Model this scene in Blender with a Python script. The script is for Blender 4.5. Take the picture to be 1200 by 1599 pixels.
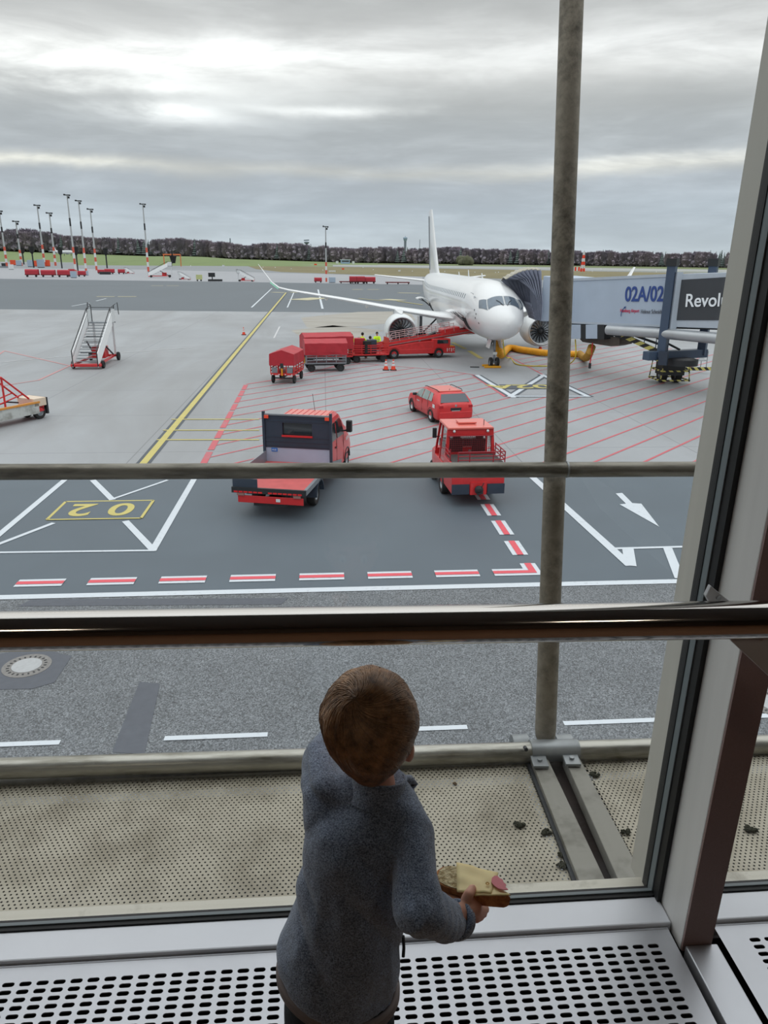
import bpy, bmesh, math, random
from mathutils import Vector, Matrix, noise
random.seed(7)
for o in list(bpy.data.objects): bpy.data.objects.remove(o)
SC = bpy.context.scene; C = SC.collection
PI = math.pi; R = math.radians
# ------------------------------------------------------------------ camera
PITCH, ROLL, YAW, CAMH, FPX = R(18.5), R(0.5), R(4.5), 7.4, 1186.0
_f = Vector((0, math.cos(PITCH), -math.sin(PITCH))); _r = Vector((1, 0, 0)); _u = _r.cross(_f)
_r2 = _r*math.cos(ROLL) + _u*math.sin(ROLL); _u2 = -_r*math.sin(ROLL) + _u*math.cos(ROLL)
_yaw = Matrix.Rotation(-YAW, 3, 'Z')
CF, CR, CU = _yaw @ _f, _yaw @ _r2, _yaw @ _u2
EYE = Vector((0, 0, CAMH))
cam = bpy.data.cameras.new('camera'); cam.sensor_fit = 'VERTICAL'; cam.sensor_height = 24; cam.lens = FPX/1599*24
cam.clip_start = .02; cam.clip_end = 6000
camo = bpy.data.objects.new('camera', cam); C.objects.link(camo)
m = Matrix((CR, CU, -CF)).transposed().to_4x4(); m.translation = EYE; camo.matrix_world = m
SC.camera = camo
# measured places: a point of the ground (or of a level z, a plane y or x, a distance d) from where it is seen in the photograph
def ray(px, py): return CF + CR*((px-600)/FPX) - CU*((py-799.5)/FPX)
def G(px, py, z=0.0): d = ray(px, py); return EYE + d*((z-CAMH)/d.z)
def Dp(px, py, d): return EYE + ray(px, py)*d
def Yp(px, py, y): d = ray(px, py); return EYE + d*(y/d.y)
def Xp(px, py, x): d = ray(px, py); return EYE + d*(x/d.x)
FZ = 5.85                                     # interior floor level above the apron
# ------------------------------------------------------------------ view and sky
SC.view_settings.view_transform = 'Standard'; SC.view_settings.look = 'None'
SC.view_settings.gamma = 1; SC.view_settings.use_curve_mapping = False; SC.view_settings.exposure = 0.0
class NT:
    def __init__(s, nt): s.nt = nt; s.n = nt.nodes; s.l = nt.links
    def new(s, t, **k):
        n = s.n.new(t)
        for a, v in k.items():
            if a.startswith('i_'):
                n.inputs[a[2:].replace('_', ' ')].default_value = v
            else: setattr(n, a, v)
        return n
    def link(s, a, b): s.l.new(a, b)
    def math(s, op, a, b=None, c=None):
        n = s.new('ShaderNodeMath', operation=op)
        for i, v in enumerate((a, b, c)):
            if v is None: continue
            if isinstance(v, (int, float)): n.inputs[i].default_value = v
            else: s.link(v, n.inputs[i])
        return n.outputs[0]
    def mix(s, f, a, b, mode='MIX'):
        n = s.new('ShaderNodeMix', data_type='RGBA', blend_type=mode)
        for i, v in ((0, f), (6, a), (7, b)):
            if isinstance(v, (int, float)): n.inputs[i].default_value = v
            elif isinstance(v, (tuple, list)): n.inputs[i].default_value = (*v[:3], 1)
            else: s.link(v, n.inputs[i])
        return n.outputs[2]
    def ramp(s, f, stops, interp='LINEAR'):
        n = s.new('ShaderNodeValToRGB'); cr = n.color_ramp; cr.interpolation = interp
        while len(cr.elements) < len(stops): cr.elements.new(.5)
        for e, (p, c) in zip(cr.elements, stops):
            e.position = p; e.color = (*c, 1) if isinstance(c, (tuple, list)) else (c, c, c, 1)
        s.link(f, n.inputs[0]); return n.outputs[0]
    def noise(s, v, scale, detail=4, rough=.55, dist=0, out='Fac'):
        n = s.new('ShaderNodeTexNoise'); n.inputs['Scale'].default_value = scale; n.inputs['Detail'].default_value = detail
        n.inputs['Roughness'].default_value = rough; n.inputs['Distortion'].default_value = dist
        if v is not None: s.link(v, n.inputs['Vector'])
        return n.outputs[out]
w = bpy.data.worlds.new('sky'); SC.world = w; w.use_nodes = True
t = NT(w.node_tree); t.n.clear()
out = t.new('ShaderNodeOutputWorld'); bg = t.new('ShaderNodeBackground'); t.link(bg.outputs[0], out.inputs[0])
tc = t.new('ShaderNodeTexCoord'); sep = t.new('ShaderNodeSeparateXYZ'); t.link(tc.outputs['Generated'], sep.inputs[0])
el = t.math('ARCSINE', sep.outputs[2]); az = t.math('ARCTAN2', sep.outputs[0], sep.outputs[1])     # radians; az 0 = +Y, right positive
def cl(sx, sz, scale, detail, rough, dist, seed):
    cb = t.new('ShaderNodeCombineXYZ')
    t.link(t.math('MULTIPLY', az, sx), cb.inputs[0]); t.link(t.math('MULTIPLY', el, sz), cb.inputs[1]); cb.inputs[2].default_value = seed
    return t.noise(cb.outputs[0], scale, detail, rough, dist)
elw = t.math('ADD', el, t.math('MULTIPLY', t.math('SUBTRACT', cl(1, 3, 3.2, 6, .6, .4, 4.0), .5), .035))
deg = t.math('MULTIPLY', elw, 57.2958)
base = t.ramp(t.math('DIVIDE', deg, 90), [(0, (.60, .655, .70)), (1.6/90, (.56, .62, .67)), (3.2/90, (.50, .555, .61)), (4.9/90, (.50, .54, .585)), (5.6/90, (.60, .61, .60)), (6.3/90, (.50, .53, .56)), (8.2/90, (.50, .525, .545)), (9.6/90, (.56, .575, .58)), (11.6/90, (.74, .74, .73)), (13.2/90, (.72, .72, .715)), (15.5/90, (.58, .585, .585)), (26/90, (1.15, 1.15, 1.13)), (1, (1.95, 1.99, 2.03))])
n1 = cl(1, 4.6, 4.5, 9, .6, .35, 1.3); n2 = cl(1, 7, 9, 6, .6, .3, 9.0)
v = t.math('ADD', t.math('MULTIPLY', n1, .75), t.math('MULTIPLY', n2, .3))
k = t.ramp(v, [(.36, .90), (.50, .98), (.58, 1.07), (.70, 1.2)])
sky = t.mix(1.0, base, k, 'MULTIPLY')
def glow(azd, eld, wa, we, gain, col):          # brighter openings in the cloud, each with its own direction
    a = t.math('DIVIDE', t.math('SUBTRACT', az, R(azd)), R(wa)); e = t.math('DIVIDE', t.math('SUBTRACT', elw, R(eld)), R(we))
    q = t.math('ADD', t.math('MULTIPLY', a, a), t.math('MULTIPLY', e, e))
    g = t.math('MULTIPLY', t.math('EXPONENT', t.math('MULTIPLY', q, -1)), gain)
    g = t.math('MULTIPLY', g, t.ramp(n1, [(.35, .25), (.6, 1.4)]))
    return t.mix(1.0, (0, 0, 0), tuple(0 for _ in col)), g, col
for azd, eld, wa, we, gain, col in [(-18, 11.6, 13, 1.5, .50, (1, .99, .96)), (-15, 10.0, 10, .5, .35, (1, .99, .95)), (-10, 8.6, 4.5, .6, .5, (1, .99, .95)), (1, 9.3, 7, .32, .32, (1, .99, .96)),
                                    (-20, 5.6, 8, .3, .42, (1, .93, .74)), (24, 5.9, 10, .45, .34, (1, .94, .80)), (22, 12.4, 9, 1.5, .22, (1, 1, 1)), (-1, 12.6, 10, 1.0, .28, (1, 1, .99))]:
    _, g, col = glow(azd, eld, wa, we, gain, col)
    sc = t.new('ShaderNodeVectorMath', operation='SCALE'); sc.inputs[0].default_value = col; t.link(g, sc.inputs['Scale'])
    sky = t.mix(1.0, sky, sc.outputs[0], 'ADD')
gnd = t.math('LESS_THAN', sep.outputs[2], -.002)
sky = t.mix(gnd, sky, (.22, .23, .24))
t.link(sky, bg.inputs[0]); bg.inputs[1].default_value = 1.0
SC.cycles.max_bounces = 8; SC.cycles.transparent_max_bounces = 16

# ------------------------------------------------------------------ materials
MC = {}
def mat(name, col, rough=.5, metal=0, var=0, vscale=8, bump=0, bscale=40, col2=None, spec=None, thresh=(.4, .65), coat=0, emit=0, sheen=0, stretch=None):
    if name in MC: return MC[name]
    mt = bpy.data.materials.new(name); mt.use_nodes = True; t = NT(mt.node_tree)
    b = t.n['Principled BSDF']; b.inputs['Roughness'].default_value = rough; b.inputs['Metallic'].default_value = metal
    b.inputs['Base Color'].default_value = (*col, 1)
    if spec is not None: b.inputs['Specular IOR Level'].default_value = spec
    if coat: b.inputs['Coat Weight'].default_value = coat; b.inputs['Coat Roughness'].default_value = .08
    if sheen: b.inputs['Sheen Weight'].default_value = sheen
    if emit: b.inputs['Emission Color'].default_value = (*col, 1); b.inputs['Emission Strength'].default_value = emit
    co = t.new('ShaderNodeTexCoord').outputs['Object']
    if stretch:
        mp = t.new('ShaderNodeMapping'); mp.inputs['Scale'].default_value = stretch; t.link(co, mp.inputs['Vector']); co = mp.outputs[0]
    if col2 is not None:
        f = t.ramp(t.noise(co, vscale, 6, .6), [(thresh[0], 0.0), (thresh[1], 1.0)])
        t.link(t.mix(f, col, col2), b.inputs['Base Color'])
    elif var:
        f = t.ramp(t.noise(co, vscale, 5, .6), [(.25, 1-var), (.75, 1+var)])
        t.link(t.mix(1.0, col, f, 'MULTIPLY'), b.inputs['Base Color'])
    if bump:
        bp = t.new('ShaderNodeBump'); bp.inputs['Strength'].default_value = bump; bp.inputs['Distance'].default_value = .01
        t.link(t.noise(co, bscale, 4, .6), bp.inputs['Height']); t.link(bp.outputs[0], b.inputs['Normal'])
    MC[name] = mt; return mt
def s2l(r, g, b): return tuple(((c/255)/12.92 if c/255 <= .04045 else (((c/255)+.055)/1.055)**2.4) for c in (r, g, b))
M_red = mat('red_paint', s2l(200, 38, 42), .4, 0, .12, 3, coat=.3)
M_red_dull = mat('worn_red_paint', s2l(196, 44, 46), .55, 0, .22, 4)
M_red_toplit = mat('red_paint_toplit', s2l(216, 104, 92), .4, 0, .06, 3, coat=.4)  # roof copy of the red, paled to carry the light from above
M_redfab = mat('red_tarpaulin', s2l(172, 34, 48), .55, 0, .15, 2, bump=.5, bscale=4)
M_white = mat('aircraft_white', s2l(226, 228, 230), .28, 0, .03, .6, coat=.4)
M_whitep = mat('white_paint', s2l(214, 218, 220), .45, 0, .08, 3)
M_black = mat('black_rubber', (.012, .013, .014), .75)
M_dark = mat('dark_metal', (.03, .033, .037), .5, .3)
M_steel = mat('grey_metal', s2l(140, 146, 152), .4, .7, .15, 6)
M_galv = mat('galvanised_steel', s2l(150, 154, 156), .45, .6, .2, 8)
M_glassd = mat('dark_vehicle_glass', (.02, .028, .034), .06, 0, spec=1.0)
M_cock = mat('cockpit_glass', s2l(96, 110, 124), .08, .2, .2, 2, spec=1.0)
M_navy = mat('dark_blue_grey_panel', s2l(44, 56, 72), .5, 0, .12, 4)
M_bluegrey = mat('blue_grey_paint', s2l(62, 78, 100), .45, 0, .08, 2)
M_bridge = mat('bridge_light_grey', s2l(172, 186, 204), .45, .1, .05, 1)
M_bridgeb = mat('bridge_pale_trim', s2l(180, 190, 202), .45, .2, .05, 2)
M_adv = mat('charcoal_advert_panel', s2l(58, 62, 68), .6, 0, .06, 3)
M_yel = mat('yellow_plastic', s2l(226, 158, 20), .5, 0, .1, 4)
M_hivis = mat('hi_vis_yellow', s2l(196, 236, 20), .7)
M_orange = mat('signal_orange', s2l(232, 70, 40), .5)
M_blue = mat('blue_text', s2l(44, 72, 140), .5)
M_alu = mat('brushed_aluminium', s2l(176, 180, 184), .42, .85, .08, 4, stretch=(1, 30, 1))
M_dirtal = mat('weathered_aluminium', s2l(140, 138, 130), .6, .3, 0, 9, col2=s2l(88, 84, 74), thresh=(.5, .8))

# ------------------------------------------------------------------ mesh builder
def basis(d):
    d = Vector(d).normalized(); a = Vector((0, 0, 1)) if abs(d.z) < .95 else Vector((1, 0, 0))
    x = a.cross(d).normalized(); return x, d.cross(x).normalized()
class MB:
    def __init__(s): s.v = []; s.f = []
    def add(s, vs, fs):
        o = len(s.v); s.v += [tuple(v) for v in vs]; s.f += [tuple(i+o for i in f) for f in fs]; return s
    def box(s, c, d, rz=0, rx=0, ry=0):
        m = Matrix.Rotation(rz, 3, 'Z') @ Matrix.Rotation(ry, 3, 'Y') @ Matrix.Rotation(rx, 3, 'X'); c = Vector(c)
        vs = [c + m @ Vector((x*d[0]/2, y*d[1]/2, z*d[2]/2)) for x in (-1, 1) for y in (-1, 1) for z in (-1, 1)]
        return s.add(vs, [(0, 1, 3, 2), (4, 6, 7, 5), (0, 4, 5, 1), (2, 3, 7, 6), (0, 2, 6, 4), (1, 5, 7, 3)])
    def bb(s, x0, x1, y0, y1, z0, z1): return s.box(((x0+x1)/2, (y0+y1)/2, (z0+z1)/2), (abs(x1-x0), abs(y1-y0), abs(z1-z0)))
    def tube(s, pts, r, n=10, cap=True, sq=None):
        pts = [Vector(p) for p in pts]; rs = r if isinstance(r, (list, tuple)) else [r]*len(pts)
        rings = []; px = None
        for i, p in enumerate(pts):
            d = (pts[min(i+1, len(pts)-1)] - pts[max(i-1, 0)])
            x, y = basis(d)
            if px is not None:
                dn = d.normalized(); x = (px - dn*px.dot(dn)); x = x.normalized() if x.length > 1e-6 else basis(d)[0]; y = dn.cross(x)
            px = x
            rings.append([p + (x*math.cos(2*PI*j/n + (PI/n if sq else 0)) + y*math.sin(2*PI*j/n + (PI/n if sq else 0)))*rs[i] for j in range(n)])
        return s.loft(rings, cap)
    def bar(s, a, b, w, h=None):                 # rectangular bar between two points
        a = Vector(a); b = Vector(b); h = h or w; x, y = basis(b-a)
        vs = [p + x*(i*w/2) + y*(j*h/2) for p in (a, b) for i, j in ((-1, -1), (1, -1), (1, 1), (-1, 1))]
        return s.add(vs, [(0, 3, 2, 1), (4, 5, 6, 7), (0, 1, 5, 4), (1, 2, 6, 5), (2, 3, 7, 6), (3, 0, 4, 7)])
    def loft(s, rings, cap=True, closed=True):
        n = len(rings[0]); vs = [p for r in rings for p in r]; fs = []
        for i in range(len(rings)-1):
            for j in range(n if closed else n-1):
                k = (j+1) % n; fs.append((i*n+j, i*n+k, (i+1)*n+k, (i+1)*n+j))
        if cap: fs.append(tuple(range(n-1, -1, -1))); fs.append(tuple((len(rings)-1)*n+j for j in range(n)))
        return s.add(vs, fs)
    def lathe(s, prof, c=(0, 0, 0), axis=(0, 0, 1), n=24, cap=False):      # prof: (radius, along)
        c = Vector(c); a = Vector(axis).normalized(); x, y = basis(a)
        return s.loft([[c + a*h + (x*math.cos(2*PI*j/n)+y*math.sin(2*PI*j/n))*max(r, 1e-4) for j in range(n)] for r, h in prof], cap)
    def prism(s, poly, off, f=lambda p: p):      # polygon of 3-D points swept by a vector
        off = Vector(off); a = [Vector(p) for p in poly]; n = len(a)
        vs = a + [p+off for p in a]
        return s.add(vs, [tuple(range(n-1, -1, -1)), tuple(range(n, 2*n))] + [(i, (i+1) % n, n+(i+1) % n, n+i) for i in range(n)])
    def sph(s, c, r, n=12, m=8, sc=(1, 1, 1)):
        c = Vector(c)
        rings = [[c + Vector((math.cos(2*PI*j/n)*math.sin(PI*i/m)*r*sc[0], math.sin(2*PI*j/n)*math.sin(PI*i/m)*r*sc[1], math.cos(PI*i/m)*r*sc[2])) for j in range(n)] for i in range(m+1)]
        rings[0] = [c+Vector((math.cos(2*PI*j/n)*1e-4, math.sin(2*PI*j/n)*1e-4, r*sc[2])) for j in range(n)]
        return s.loft(rings)
    def flat(s, poly): return s.add([Vector(p) for p in poly], [tuple(range(len(poly)))])
    def build(s, name, m, parent=None, smooth=None, bevel=0, seg=2, loc=None, solid=0, recalc=True):
        me = bpy.data.meshes.new(name); me.from_pydata([tuple(v) for v in s.v], [], s.f)
        if recalc:
            b = bmesh.new(); b.from_mesh(me); bmesh.ops.recalc_face_normals(b, faces=b.faces); b.to_mesh(me); b.free()
        me.materials.append(m)
        if smooth is not None:
            me.polygons.foreach_set('use_smooth', [True]*len(me.polygons))
            if smooth < 180: me.set_sharp_from_angle(angle=R(smooth))
        o = bpy.data.objects.new(name, me); C.objects.link(o)
        if parent is not None: o.parent = parent
        if loc is not None: o.location = loc
        if solid:
            q = o.modifiers.new('solid', 'SOLIDIFY'); q.thickness = solid; q.offset = -1
        if bevel:
            q = o.modifiers.new('bevel', 'BEVEL'); q.width = bevel; q.segments = seg; q.limit_method = 'ANGLE'; q.angle_limit = R(35)
        return o
def thing(name, label, cat, loc=(0, 0, 0), rz=0, group=None):
    o = bpy.data.objects.new(name, None); C.objects.link(o); o.location = loc; o.rotation_euler = (0, 0, rz); o.empty_display_size = .2
    o['label'] = label; o['category'] = cat
    if group: o['group'] = group
    return o
def tag(o, label, cat, group=None, kind=None):
    o['label'] = label; o['category'] = cat
    if group: o['group'] = group
    if kind: o['kind'] = kind
    return o
def struct(o): o['kind'] = 'structure'; return o
def dup(root, loc=None, rz=None, label=None, group=None):
    r = root.copy(); C.objects.link(r)
    if loc is not None: r.location = loc
    if rz is not None: r.rotation_euler = (0, 0, rz)
    if label: r['label'] = label
    if group: r['group'] = group
    for ch in list(root.children):
        c = ch.copy(); C.objects.link(c); c.parent = r
        for g in list(ch.children):
            d = g.copy(); C.objects.link(d); d.parent = c
    return r
def text(name, body, size, m, parent, mtx, ext=.004, bold=0, sx=1, align='LEFT', shear=0):
    cu = bpy.data.curves.new(name, 'FONT'); cu.body = body; cu.size = size; cu.extrude = ext; cu.offset = bold; cu.align_x = align; cu.shear = shear
    o = bpy.data.objects.new(name, cu); C.objects.link(o)
    dg = bpy.context.evaluated_depsgraph_get(); me = bpy.data.meshes.new_from_object(o.evaluated_get(dg))
    bpy.data.objects.remove(o); me.name = name; me.materials.clear(); me.materials.append(m)
    me.transform(Matrix.Diagonal((sx, 1, 1, 1)))
    if parent is not None and False: pass
    o = bpy.data.objects.new(name, me); C.objects.link(o); me.transform(mtx); o.parent = parent; return o
def frame(o, x, y, z=None):                      # matrix from origin and axes
    x = Vector(x).normalized(); y = Vector(y).normalized(); z = x.cross(y)
    m = Matrix((x, y, z)).transposed().to_4x4(); m.translation = Vector(o); return m
def limb(mb, pts, rs, n=16):                     # chain of tapered segments with round joints
    for (a, ra), (b_, rb_) in zip(zip(pts, rs), list(zip(pts, rs))[1:]): mb.tube([a, b_], [ra, rb_], n)
    for p, r in zip(pts, rs): mb.sph(p, r*.995, n, 10)
def fit_text(o, p0, p1, htop, up=None):
    xs_ = [v.co.x for v in o.data.vertices]; ys_ = [v.co.y for v in o.data.vertices]
    w_, h_ = max(xs_)-min(xs_), max(ys_)-min(ys_); x = (p1-p0); sx = x.length/w_; x.normalize()
    y = up or upv; z = x.cross(y)
    m = Matrix((x*sx, y*(htop/h_), z)).transposed().to_4x4(); m.translation = p0 - x*sx*min(xs_) - y*(htop/h_)*min(ys_); o.data.transform(m)
def fuse(mb, voxel, smooth=6, name='body', m=None, parent=None, decimate=None, disp=None):
    me = bpy.data.meshes.new('tmp'); me.from_pydata([tuple(v) for v in mb.v], [], mb.f)
    b = bmesh.new(); b.from_mesh(me); bmesh.ops.recalc_face_normals(b, faces=b.faces); b.to_mesh(me); b.free()
    o = bpy.data.objects.new('tmp', me); C.objects.link(o)
    q = o.modifiers.new('r', 'REMESH'); q.mode = 'VOXEL'; q.voxel_size = voxel
    q = o.modifiers.new('s', 'SMOOTH'); q.factor = .5; q.iterations = smooth
    dg = bpy.context.evaluated_depsgraph_get(); me2 = bpy.data.meshes.new_from_object(o.evaluated_get(dg)); bpy.data.objects.remove(o)
    if disp:
        nr = [v.normal.copy() for v in me2.vertices]
        for v, n_ in zip(me2.vertices, nr): v.co = v.co + n_*disp(v.co)
    me2.name = name; me2.materials.clear(); me2.materials.append(m)
    me2.polygons.foreach_set('use_smooth', [True]*len(me2.polygons))
    o = bpy.data.objects.new(name, me2); C.objects.link(o)
    if parent is not None: o.parent = parent
    return o
# ================================================================== GROUND
def ground_mat(name, col, var, scale, fine, fscale, rough=.7, joints=None, speck=None, stain=None):
    mt = bpy.data.materials.new(name); mt.use_nodes = True; t = NT(mt.node_tree); b = t.n['Principled BSDF']
    co = t.new('ShaderNodeTexCoord').outputs['Object']
    c = t.mix(1.0, col, t.ramp(t.noise(co, scale, 6, .6, .3), [(.3, 1-var), (.7, 1+var)]), 'MULTIPLY')
    c = t.mix(1.0, c, t.ramp(t.noise(co, fscale, 3, .7), [(.3, 1-fine), (.7, 1+fine)]), 'MULTIPLY')
    if stain:
        mp = t.new('ShaderNodeMapping'); mp.inputs['Scale'].default_value = (1, .22, 1); mp.inputs['Rotation'].default_value = (0, 0, R(35)); t.link(co, mp.inputs[0])
        f = t.ramp(t.noise(mp.outputs[0], stain[1], 8, .65, .6), [(.44, 0.0), (.66, 1.0)]); c = t.mix(t.math('MULTIPLY', f, .8), c, stain[0])
    if speck:
        vo = t.new('ShaderNodeTexVoronoi'); vo.inputs['Scale'].default_value = speck[0]; t.link(co, vo.inputs['Vector'])
        f = t.ramp(vo.outputs['Color'], [(.15, 1-speck[1]), (.6, 1.0), (.9, 1+speck[1])]); c = t.mix(1.0, c, f, 'MULTIPLY')
    if joints:
        br = t.new('ShaderNodeTexBrick'); br.offset = 0; br.inputs['Scale'].default_value = 1
        br.inputs['Brick Width'].default_value = joints[0]; br.inputs['Row Height'].default_value = joints[0]; br.inputs['Mortar Size'].default_value = joints[1]; br.inputs['Mortar Smooth'].default_value = .3
        t.link(co, br.inputs['Vector']); c = t.mix(t.math('MULTIPLY', br.outputs['Fac'], .5), c, tuple(x*.35 for x in col))
    t.link(c, b.inputs['Base Color']); b.inputs['Roughness'].default_value = rough
    bp = t.new('ShaderNodeBump'); bp.inputs['Strength'].default_value = .25; bp.inputs['Distance'].default_value = .01
    t.link(t.noise(co, fscale, 3, .7), bp.inputs['Height']); t.link(bp.outputs[0], b.inputs['Normal'])
    return mt
G_conc = ground_mat('apron_concrete', s2l(150, 153, 157), .12, .09, .035, 6, .6, joints=(7.5, .03), stain=(s2l(134, 135, 136), .14))
G_asph = ground_mat('smooth_asphalt', s2l(84, 95, 104), .08, .25, .07, 45, .6)
G_road = ground_mat('coarse_road_asphalt', s2l(108, 112, 116), .12, .7, .12, 60, .75, speck=(48, .6))
G_taxi = ground_mat('taxiway_asphalt', s2l(88, 96, 103), .07, .04, .04, 2, .65)
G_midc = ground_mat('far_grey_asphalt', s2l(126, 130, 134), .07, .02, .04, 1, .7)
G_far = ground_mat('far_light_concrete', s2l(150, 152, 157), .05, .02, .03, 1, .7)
G_grass = ground_mat('meadow_grass', s2l(104, 114, 74), .16, .012, .08, .3, .95)
G_olive = ground_mat('dry_grass', s2l(118, 110, 78), .18, .03, .1, .5, .95)
G_runway = ground_mat('pale_runway', s2l(150, 152, 150), .05, .01, .03, .2, .8)
P_white = mat('white_road_paint', s2l(200, 207, 214), .6, 0, 0, 7, col2=s2l(160, 166, 172), thresh=(.58, .8))
P_red = mat('faded_red_paint', s2l(190, 92, 100), .65, 0, 0, 1.2, col2=s2l(168, 116, 122), thresh=(.5, .75))
P_redb = mat('red_road_paint', s2l(212, 84, 96), .65, 0, .06, 4)
P_yel = mat('yellow_road_paint', s2l(190, 178, 106), .65, 0, .1, 1)
P_blk = mat('black_road_paint', s2l(78, 84, 92), .7, 0, .1, 1)
P_patch = mat('dark_asphalt_patch', s2l(84, 88, 96), .7, 0, .1, 6)

def gpoly(name, pts, z, m, parent=None, W=False):
    p = [Vector((q[0], q[1], z)) if W else G(q[0], q[1], 0) for q in pts]
    for q in p: q.z = z
    return MB().flat(p).build(name, m, parent, recalc=False)
base = struct(MB().flat([(-4000, -60, -.12), (4000, -60, -.12), (4000, 5000, -.12), (-4000, 5000, -.12)]).build('grass_field', G_grass, recalc=False))
struct(gpoly('runway', [(-160, 402.8), (1350, 424), (1350, 428), (-160, 407)], -.10, G_runway))
struct(gpoly('far_apron', [(-160, 407), (420, 413.5), (700, 418), (1350, 430), (1350, 470), (-160, 445)], -.09, G_midc))
struct(gpoly('dry_grass_strip', [(385, 414.5), (600, 417.5), (1350, 431), (1350, 448), (900, 438), (600, 430), (440, 424.5), (400, 420)], -.07, G_olive))
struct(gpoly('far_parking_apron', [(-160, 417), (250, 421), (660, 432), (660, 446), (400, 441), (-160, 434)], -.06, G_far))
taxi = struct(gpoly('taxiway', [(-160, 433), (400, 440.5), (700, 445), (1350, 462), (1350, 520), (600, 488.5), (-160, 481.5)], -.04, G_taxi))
YB = 26.6
p = [G(-160, 481.5), G(600, 488.5), G(1350, 505)]
conc = struct(MB().flat([(-75, YB, 0), (75, YB, 0), (p[2].x, p[2].y, 0), (p[1].x, p[1].y, 0), (p[0].x, p[0].y, 0)]).build('apron', G_conc, recalc=False))
YR = G(500, 922).y
asph = struct(MB().flat([(-60, YR, .0), (60, YR, .0), (60, YB, .0), (-60, YB, .0)]).build('service_lane', G_asph, recalc=False))
road = struct(MB().flat([(-60, 2.6, .0), (60, 2.6, .0), (60, YR, .0), (-60, YR, .0)]).build('service_road', G_road, recalc=False))
struct(MB().flat([(-60, -20, -.01), (60, -20, -.01), (60, 2.7, -.01), (-60, 2.7, -.01)]).build('building_footing', G_asph, recalc=False))
def strip(mb, a, b, w, z=.012):
    a = Vector((a[0], a[1], z)); b = Vector((b[0], b[1], z)); d = (b-a).normalized(); n = Vector((-d.y, d.x, 0))*w/2
    mb.flat([a-n, b-n, b+n, a+n])
GZ = [0]
def gs(mb, a, b, w, z=.012): GZ[0] = (GZ[0]+1) % 12; strip(mb, G(*a), G(*b), w, z+GZ[0]*.0003)
# road and lane markings
mk = MB(); strip(mk, (-30, YR+.02), (30, YR+.02), .24)
yl = (G(330, 1151).y)
dx = G(418, 1147).x - G(256, 1155).x
per = G(650, 1136).x - G(256, 1155).x
x0 = G(256, 1156).x
per = (G(880, 1129).x - x0)/2
for k in range(-5, 6): strip(mk, (x0+k*per, yl), (x0+k*per+dx, yl), .12)
mk.build('white_line', P_white, road, recalc=False)
pt = MB()
for q in ([(175, 1175), (218, 1065), (250, 1068), (226, 1178)], [(28, 947), (50, 936), (450, 934), (440, 944)], [(-60, 1030), (-60, 1078), (50, 1076), (85, 1066), (112, 1025), (60, 1012)]):
    pp = [G(*c) for c in q]
    for c in pp: c.z = .006
    pt.flat(pp)
pt.build('repair_patch', P_patch, road, recalc=False)
mw, mr = MB(), MB()
dash = [(22, 105, 910), (137, 221, 908), (252, 329, 906), (364, 438, 904), (472, 542, 901), (577, 648, 899), (679, 750, 897)]
yd = G(400, 903).y
xs = [G((a+b)/2, y).x for a, b, y in dash]; ln = G(542, 901).x - G(472, 901).x
stp = (xs[-1]-xs[0])/6
def dashp(mb, x, y0, y1, z, s=0):
    mb.flat([(x-ln/2, y0, z), (x+ln/2, y0, z), (x+ln/2, y1, z), (x-ln/2, y1, z)])
for k in range(-4, 7):
    x = xs[0]+stp*k; dashp(mw, x, yd-.21, yd+.21, .012); dashp(mr, x, yd-.085, yd+.085, .02)
xc = G(829, 888).x
mw.flat([(xc-1.0, yd-.21, .012), (xc+.2, yd-.21, .012), (xc+.2, yd+.55, .012), (xc-.2, yd+.55, .012), (xc-.2, yd+.21, .012), (xc-1.0, yd+.21, .012)])
mr.flat([(xc-1.0, yd-.085, .02), (xc+.085, yd-.085, .02), (xc+.085, yd+.55, .02), (xc-.085, yd+.55, .02), (xc-.085, yd+.085, .02), (xc-1.0, yd+.085, .02)])
for y0, y1 in ((867, 845), (835, 813), (805, 787), (780, 772), (762, 752)):
    a, b = G(812, y0).y, G(812, y1).y
    xx = xc-.03
    for mb, hw, z in ((mw, .21, .012), (mr, .085, .02)):
        mb.flat([(xx-hw, a, z), (xx+hw, a, z), (xx+hw, b, z), (xx-hw, b, z)])
mw.build('white_dash', P_white, asph, recalc=False); mr.build('red_dash', P_redb, asph, recalc=False)
# stand box 02
wb = MB()
for a, b, w_ in (((-60, 884), (103, 748), .2), ((-80, 880), (84, 817), .15), ((145, 750), (176, 781), .2), ((172, 781), (262, 750), .12), ((196, 814), (240, 860), .2), ((238, 861), (307, 742), .2), ((-60, 864), (242, 860), .11),
                 ((828, 742), (985, 884), .26), ((962, 857), (1120, 853), .13), ((985, 884), (981, 857), .3), ((1043, 856), (1062, 904), .24)):
    gs(wb, a, b, w_, .011)
tip = G(1030, 823); ar = [G(962, 771), G(972, 770), G(988, 786), G(1002, 787), tip, G(968, 788), G(978, 787)]
for c in ar: c.z = .011
wb.flat(ar)
wb.build('white_box_line', P_white, asph, recalc=False)
rc = [G(82, 812), G(222, 812), G(237, 782), G(97, 782)]; cx = sum((c for c in rc), Vector())/4
hw = (rc[1]-rc[0]).length/2; x_l = (rc[0].x+rc[3].x)/2; x_r = (rc[1].x+rc[2].x)/2; y_l = rc[0].y; y_h = rc[2].y
bl = MB().flat([(x_l, y_l, .014), (x_r, y_l, .014), (x_r, y_h, .014), (x_l, y_h, .014)]); bl.build('dark_number_field', G_asph, asph, recalc=False)
yb = MB()
for a, b in (((x_l, y_l), (x_r, y_l)), ((x_r, y_l), (x_r, y_h)), ((x_r, y_h), (x_l, y_h)), ((x_l, y_h), (x_l, y_l))): strip(yb, a, b, .09, .018)
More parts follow.
